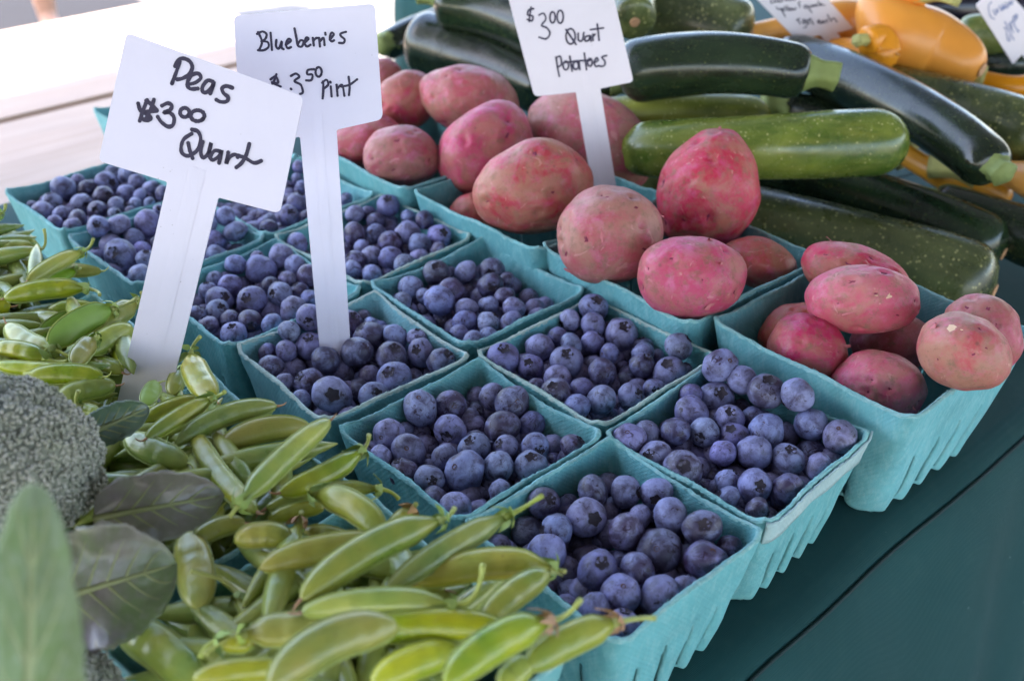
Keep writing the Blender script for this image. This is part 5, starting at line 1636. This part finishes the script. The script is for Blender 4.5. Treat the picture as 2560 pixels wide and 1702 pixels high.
sign('Cucumbers sign, small tilted plate lettered in blue at the upper right corner', [(2440,14),(2500,-46),(2632,110),(2590,140),(2640,210),(2600,222),(2556,136),(2533,161)], (2600, 180), 1.05, math.radians(14), math.radians(10), (2280, 0, 7.84), cuc_st, INK_BLUE, 22, SIGN2, (0.002, (3, 6), (4, 5)), stake_ext=0.06)

# ------------------------------------------------------------------ passer-by on the road, seen only below the knees past the planks
def skinned(name, joints, edges, mat, parent=None, sub=2):
    me = bpy.data.meshes.new(name)
    me.from_pydata([j[0] for j in joints], edges, [])
    me.materials.append(mat)
    o = bpy.data.objects.new(name, me); col.objects.link(o)
    md = o.modifiers.new('skin', 'SKIN')
    for i, j in enumerate(joints): me.skin_vertices[0].data[i].radius = (j[1], j[2] if len(j) > 2 else j[1])
    me.skin_vertices[0].data[0].use_root = True
    ss = o.modifiers.new('sub', 'SUBSURF'); ss.levels = sub; ss.render_levels = sub
    md.use_smooth_shade = True
    if parent: o.parent = parent
    return o
SKIN = mat_plain('skin', (0.55, 0.31, 0.21), 0.5, nscale=40)
WHITE = mat_plain('white_cotton', (0.78, 0.78, 0.80), 0.8, nscale=90)
KHAKI = mat_plain('khaki_cloth', (0.34, 0.29, 0.20), 0.85, nscale=90)
HAIR = mat_plain('brown_hair', (0.06, 0.035, 0.02), 0.6, nscale=200)
gp = at(58, 118, GZ)
J = [((0, 0, 0.95), 0.13, 0.10), ((0, 0, 1.15), 0.12, 0.09), ((0, 0, 1.38), 0.15, 0.10), ((0, 0, 1.50), 0.055), ((0, -0.01, 1.60), 0.075, 0.09), ((0, -0.01, 1.70), 0.07, 0.085),
     ((0.10, 0, 0.86), 0.085), ((0.11, -0.01, 0.48), 0.056), ((0.11, 0.01, 0.34), 0.058), ((0.11, 0.01, 0.09), 0.036), ((0.12, -0.14, 0.035), 0.035, 0.03),
     ((-0.10, 0, 0.86), 0.085), ((-0.12, -0.06, 0.48), 0.056), ((-0.12, -0.03, 0.34), 0.058), ((-0.13, 0.0, 0.09), 0.036), ((-0.15, -0.15, 0.035), 0.035, 0.03),
     ((0.20, 0, 1.40), 0.055), ((0.25, 0, 1.12), 0.040), ((0.26, -0.08, 0.88), 0.028), ((0.26, -0.10, 0.80), 0.030, 0.02),
     ((-0.20, 0, 1.40), 0.055), ((-0.25, 0, 1.12), 0.040), ((-0.26, -0.08, 0.88), 0.028), ((-0.26, -0.10, 0.80), 0.030, 0.02)]
E_ = [(0, 1), (1, 2), (2, 3), (3, 4), (4, 5), (0, 6), (6, 7), (7, 8), (8, 9), (9, 10), (0, 11), (11, 12), (12, 13), (13, 14), (14, 15), (2, 16), (16, 17), (17, 18), (18, 19), (2, 20), (20, 21), (21, 22), (22, 23)]
person = skinned('person', J, E_, SKIN)
person.location = gp
person.rotation_euler = (0, 0, 0.5)
tag(person, 'person in khaki shorts and white shirt standing on the road past the planks', 'person')
skinned('shirt', [((0, 0, 0.92), 0.165, 0.13), ((0, 0, 1.15), 0.15, 0.115), ((0, 0, 1.38), 0.175, 0.12), ((0, 0, 1.47), 0.075), ((0.20, 0, 1.41), 0.072), ((0.235, 0, 1.22), 0.062), ((-0.20, 0, 1.41), 0.072), ((-0.235, 0, 1.22), 0.062)],
        [(0, 1), (1, 2), (2, 3), (2, 4), (4, 5), (2, 6), (6, 7)], WHITE, person)
skinned('shorts', [((0, 0, 0.95), 0.15, 0.12), ((0.10, 0, 0.82), 0.11), ((0.115, -0.01, 0.56), 0.095), ((-0.10, 0, 0.82), 0.11), ((-0.12, -0.05, 0.56), 0.095)], [(0, 1), (1, 2), (0, 3), (3, 4)], KHAKI, person)
for sx, fx, fy in ((0.11, 0.12, -0.15), (-0.13, -0.15, -0.16)):
    skinned('shoe', [((sx, 0.04, 0.045), 0.046, 0.045), ((sx, -0.04, 0.05), 0.046, 0.048), ((fx, fy, 0.036), 0.042, 0.034)], [(0, 1), (1, 2)], WHITE, person)
skinned('hair', [((0, 0.02, 1.62), 0.085, 0.09), ((0, 0.015, 1.72), 0.085, 0.09)], [(0, 1)], HAIR, person)
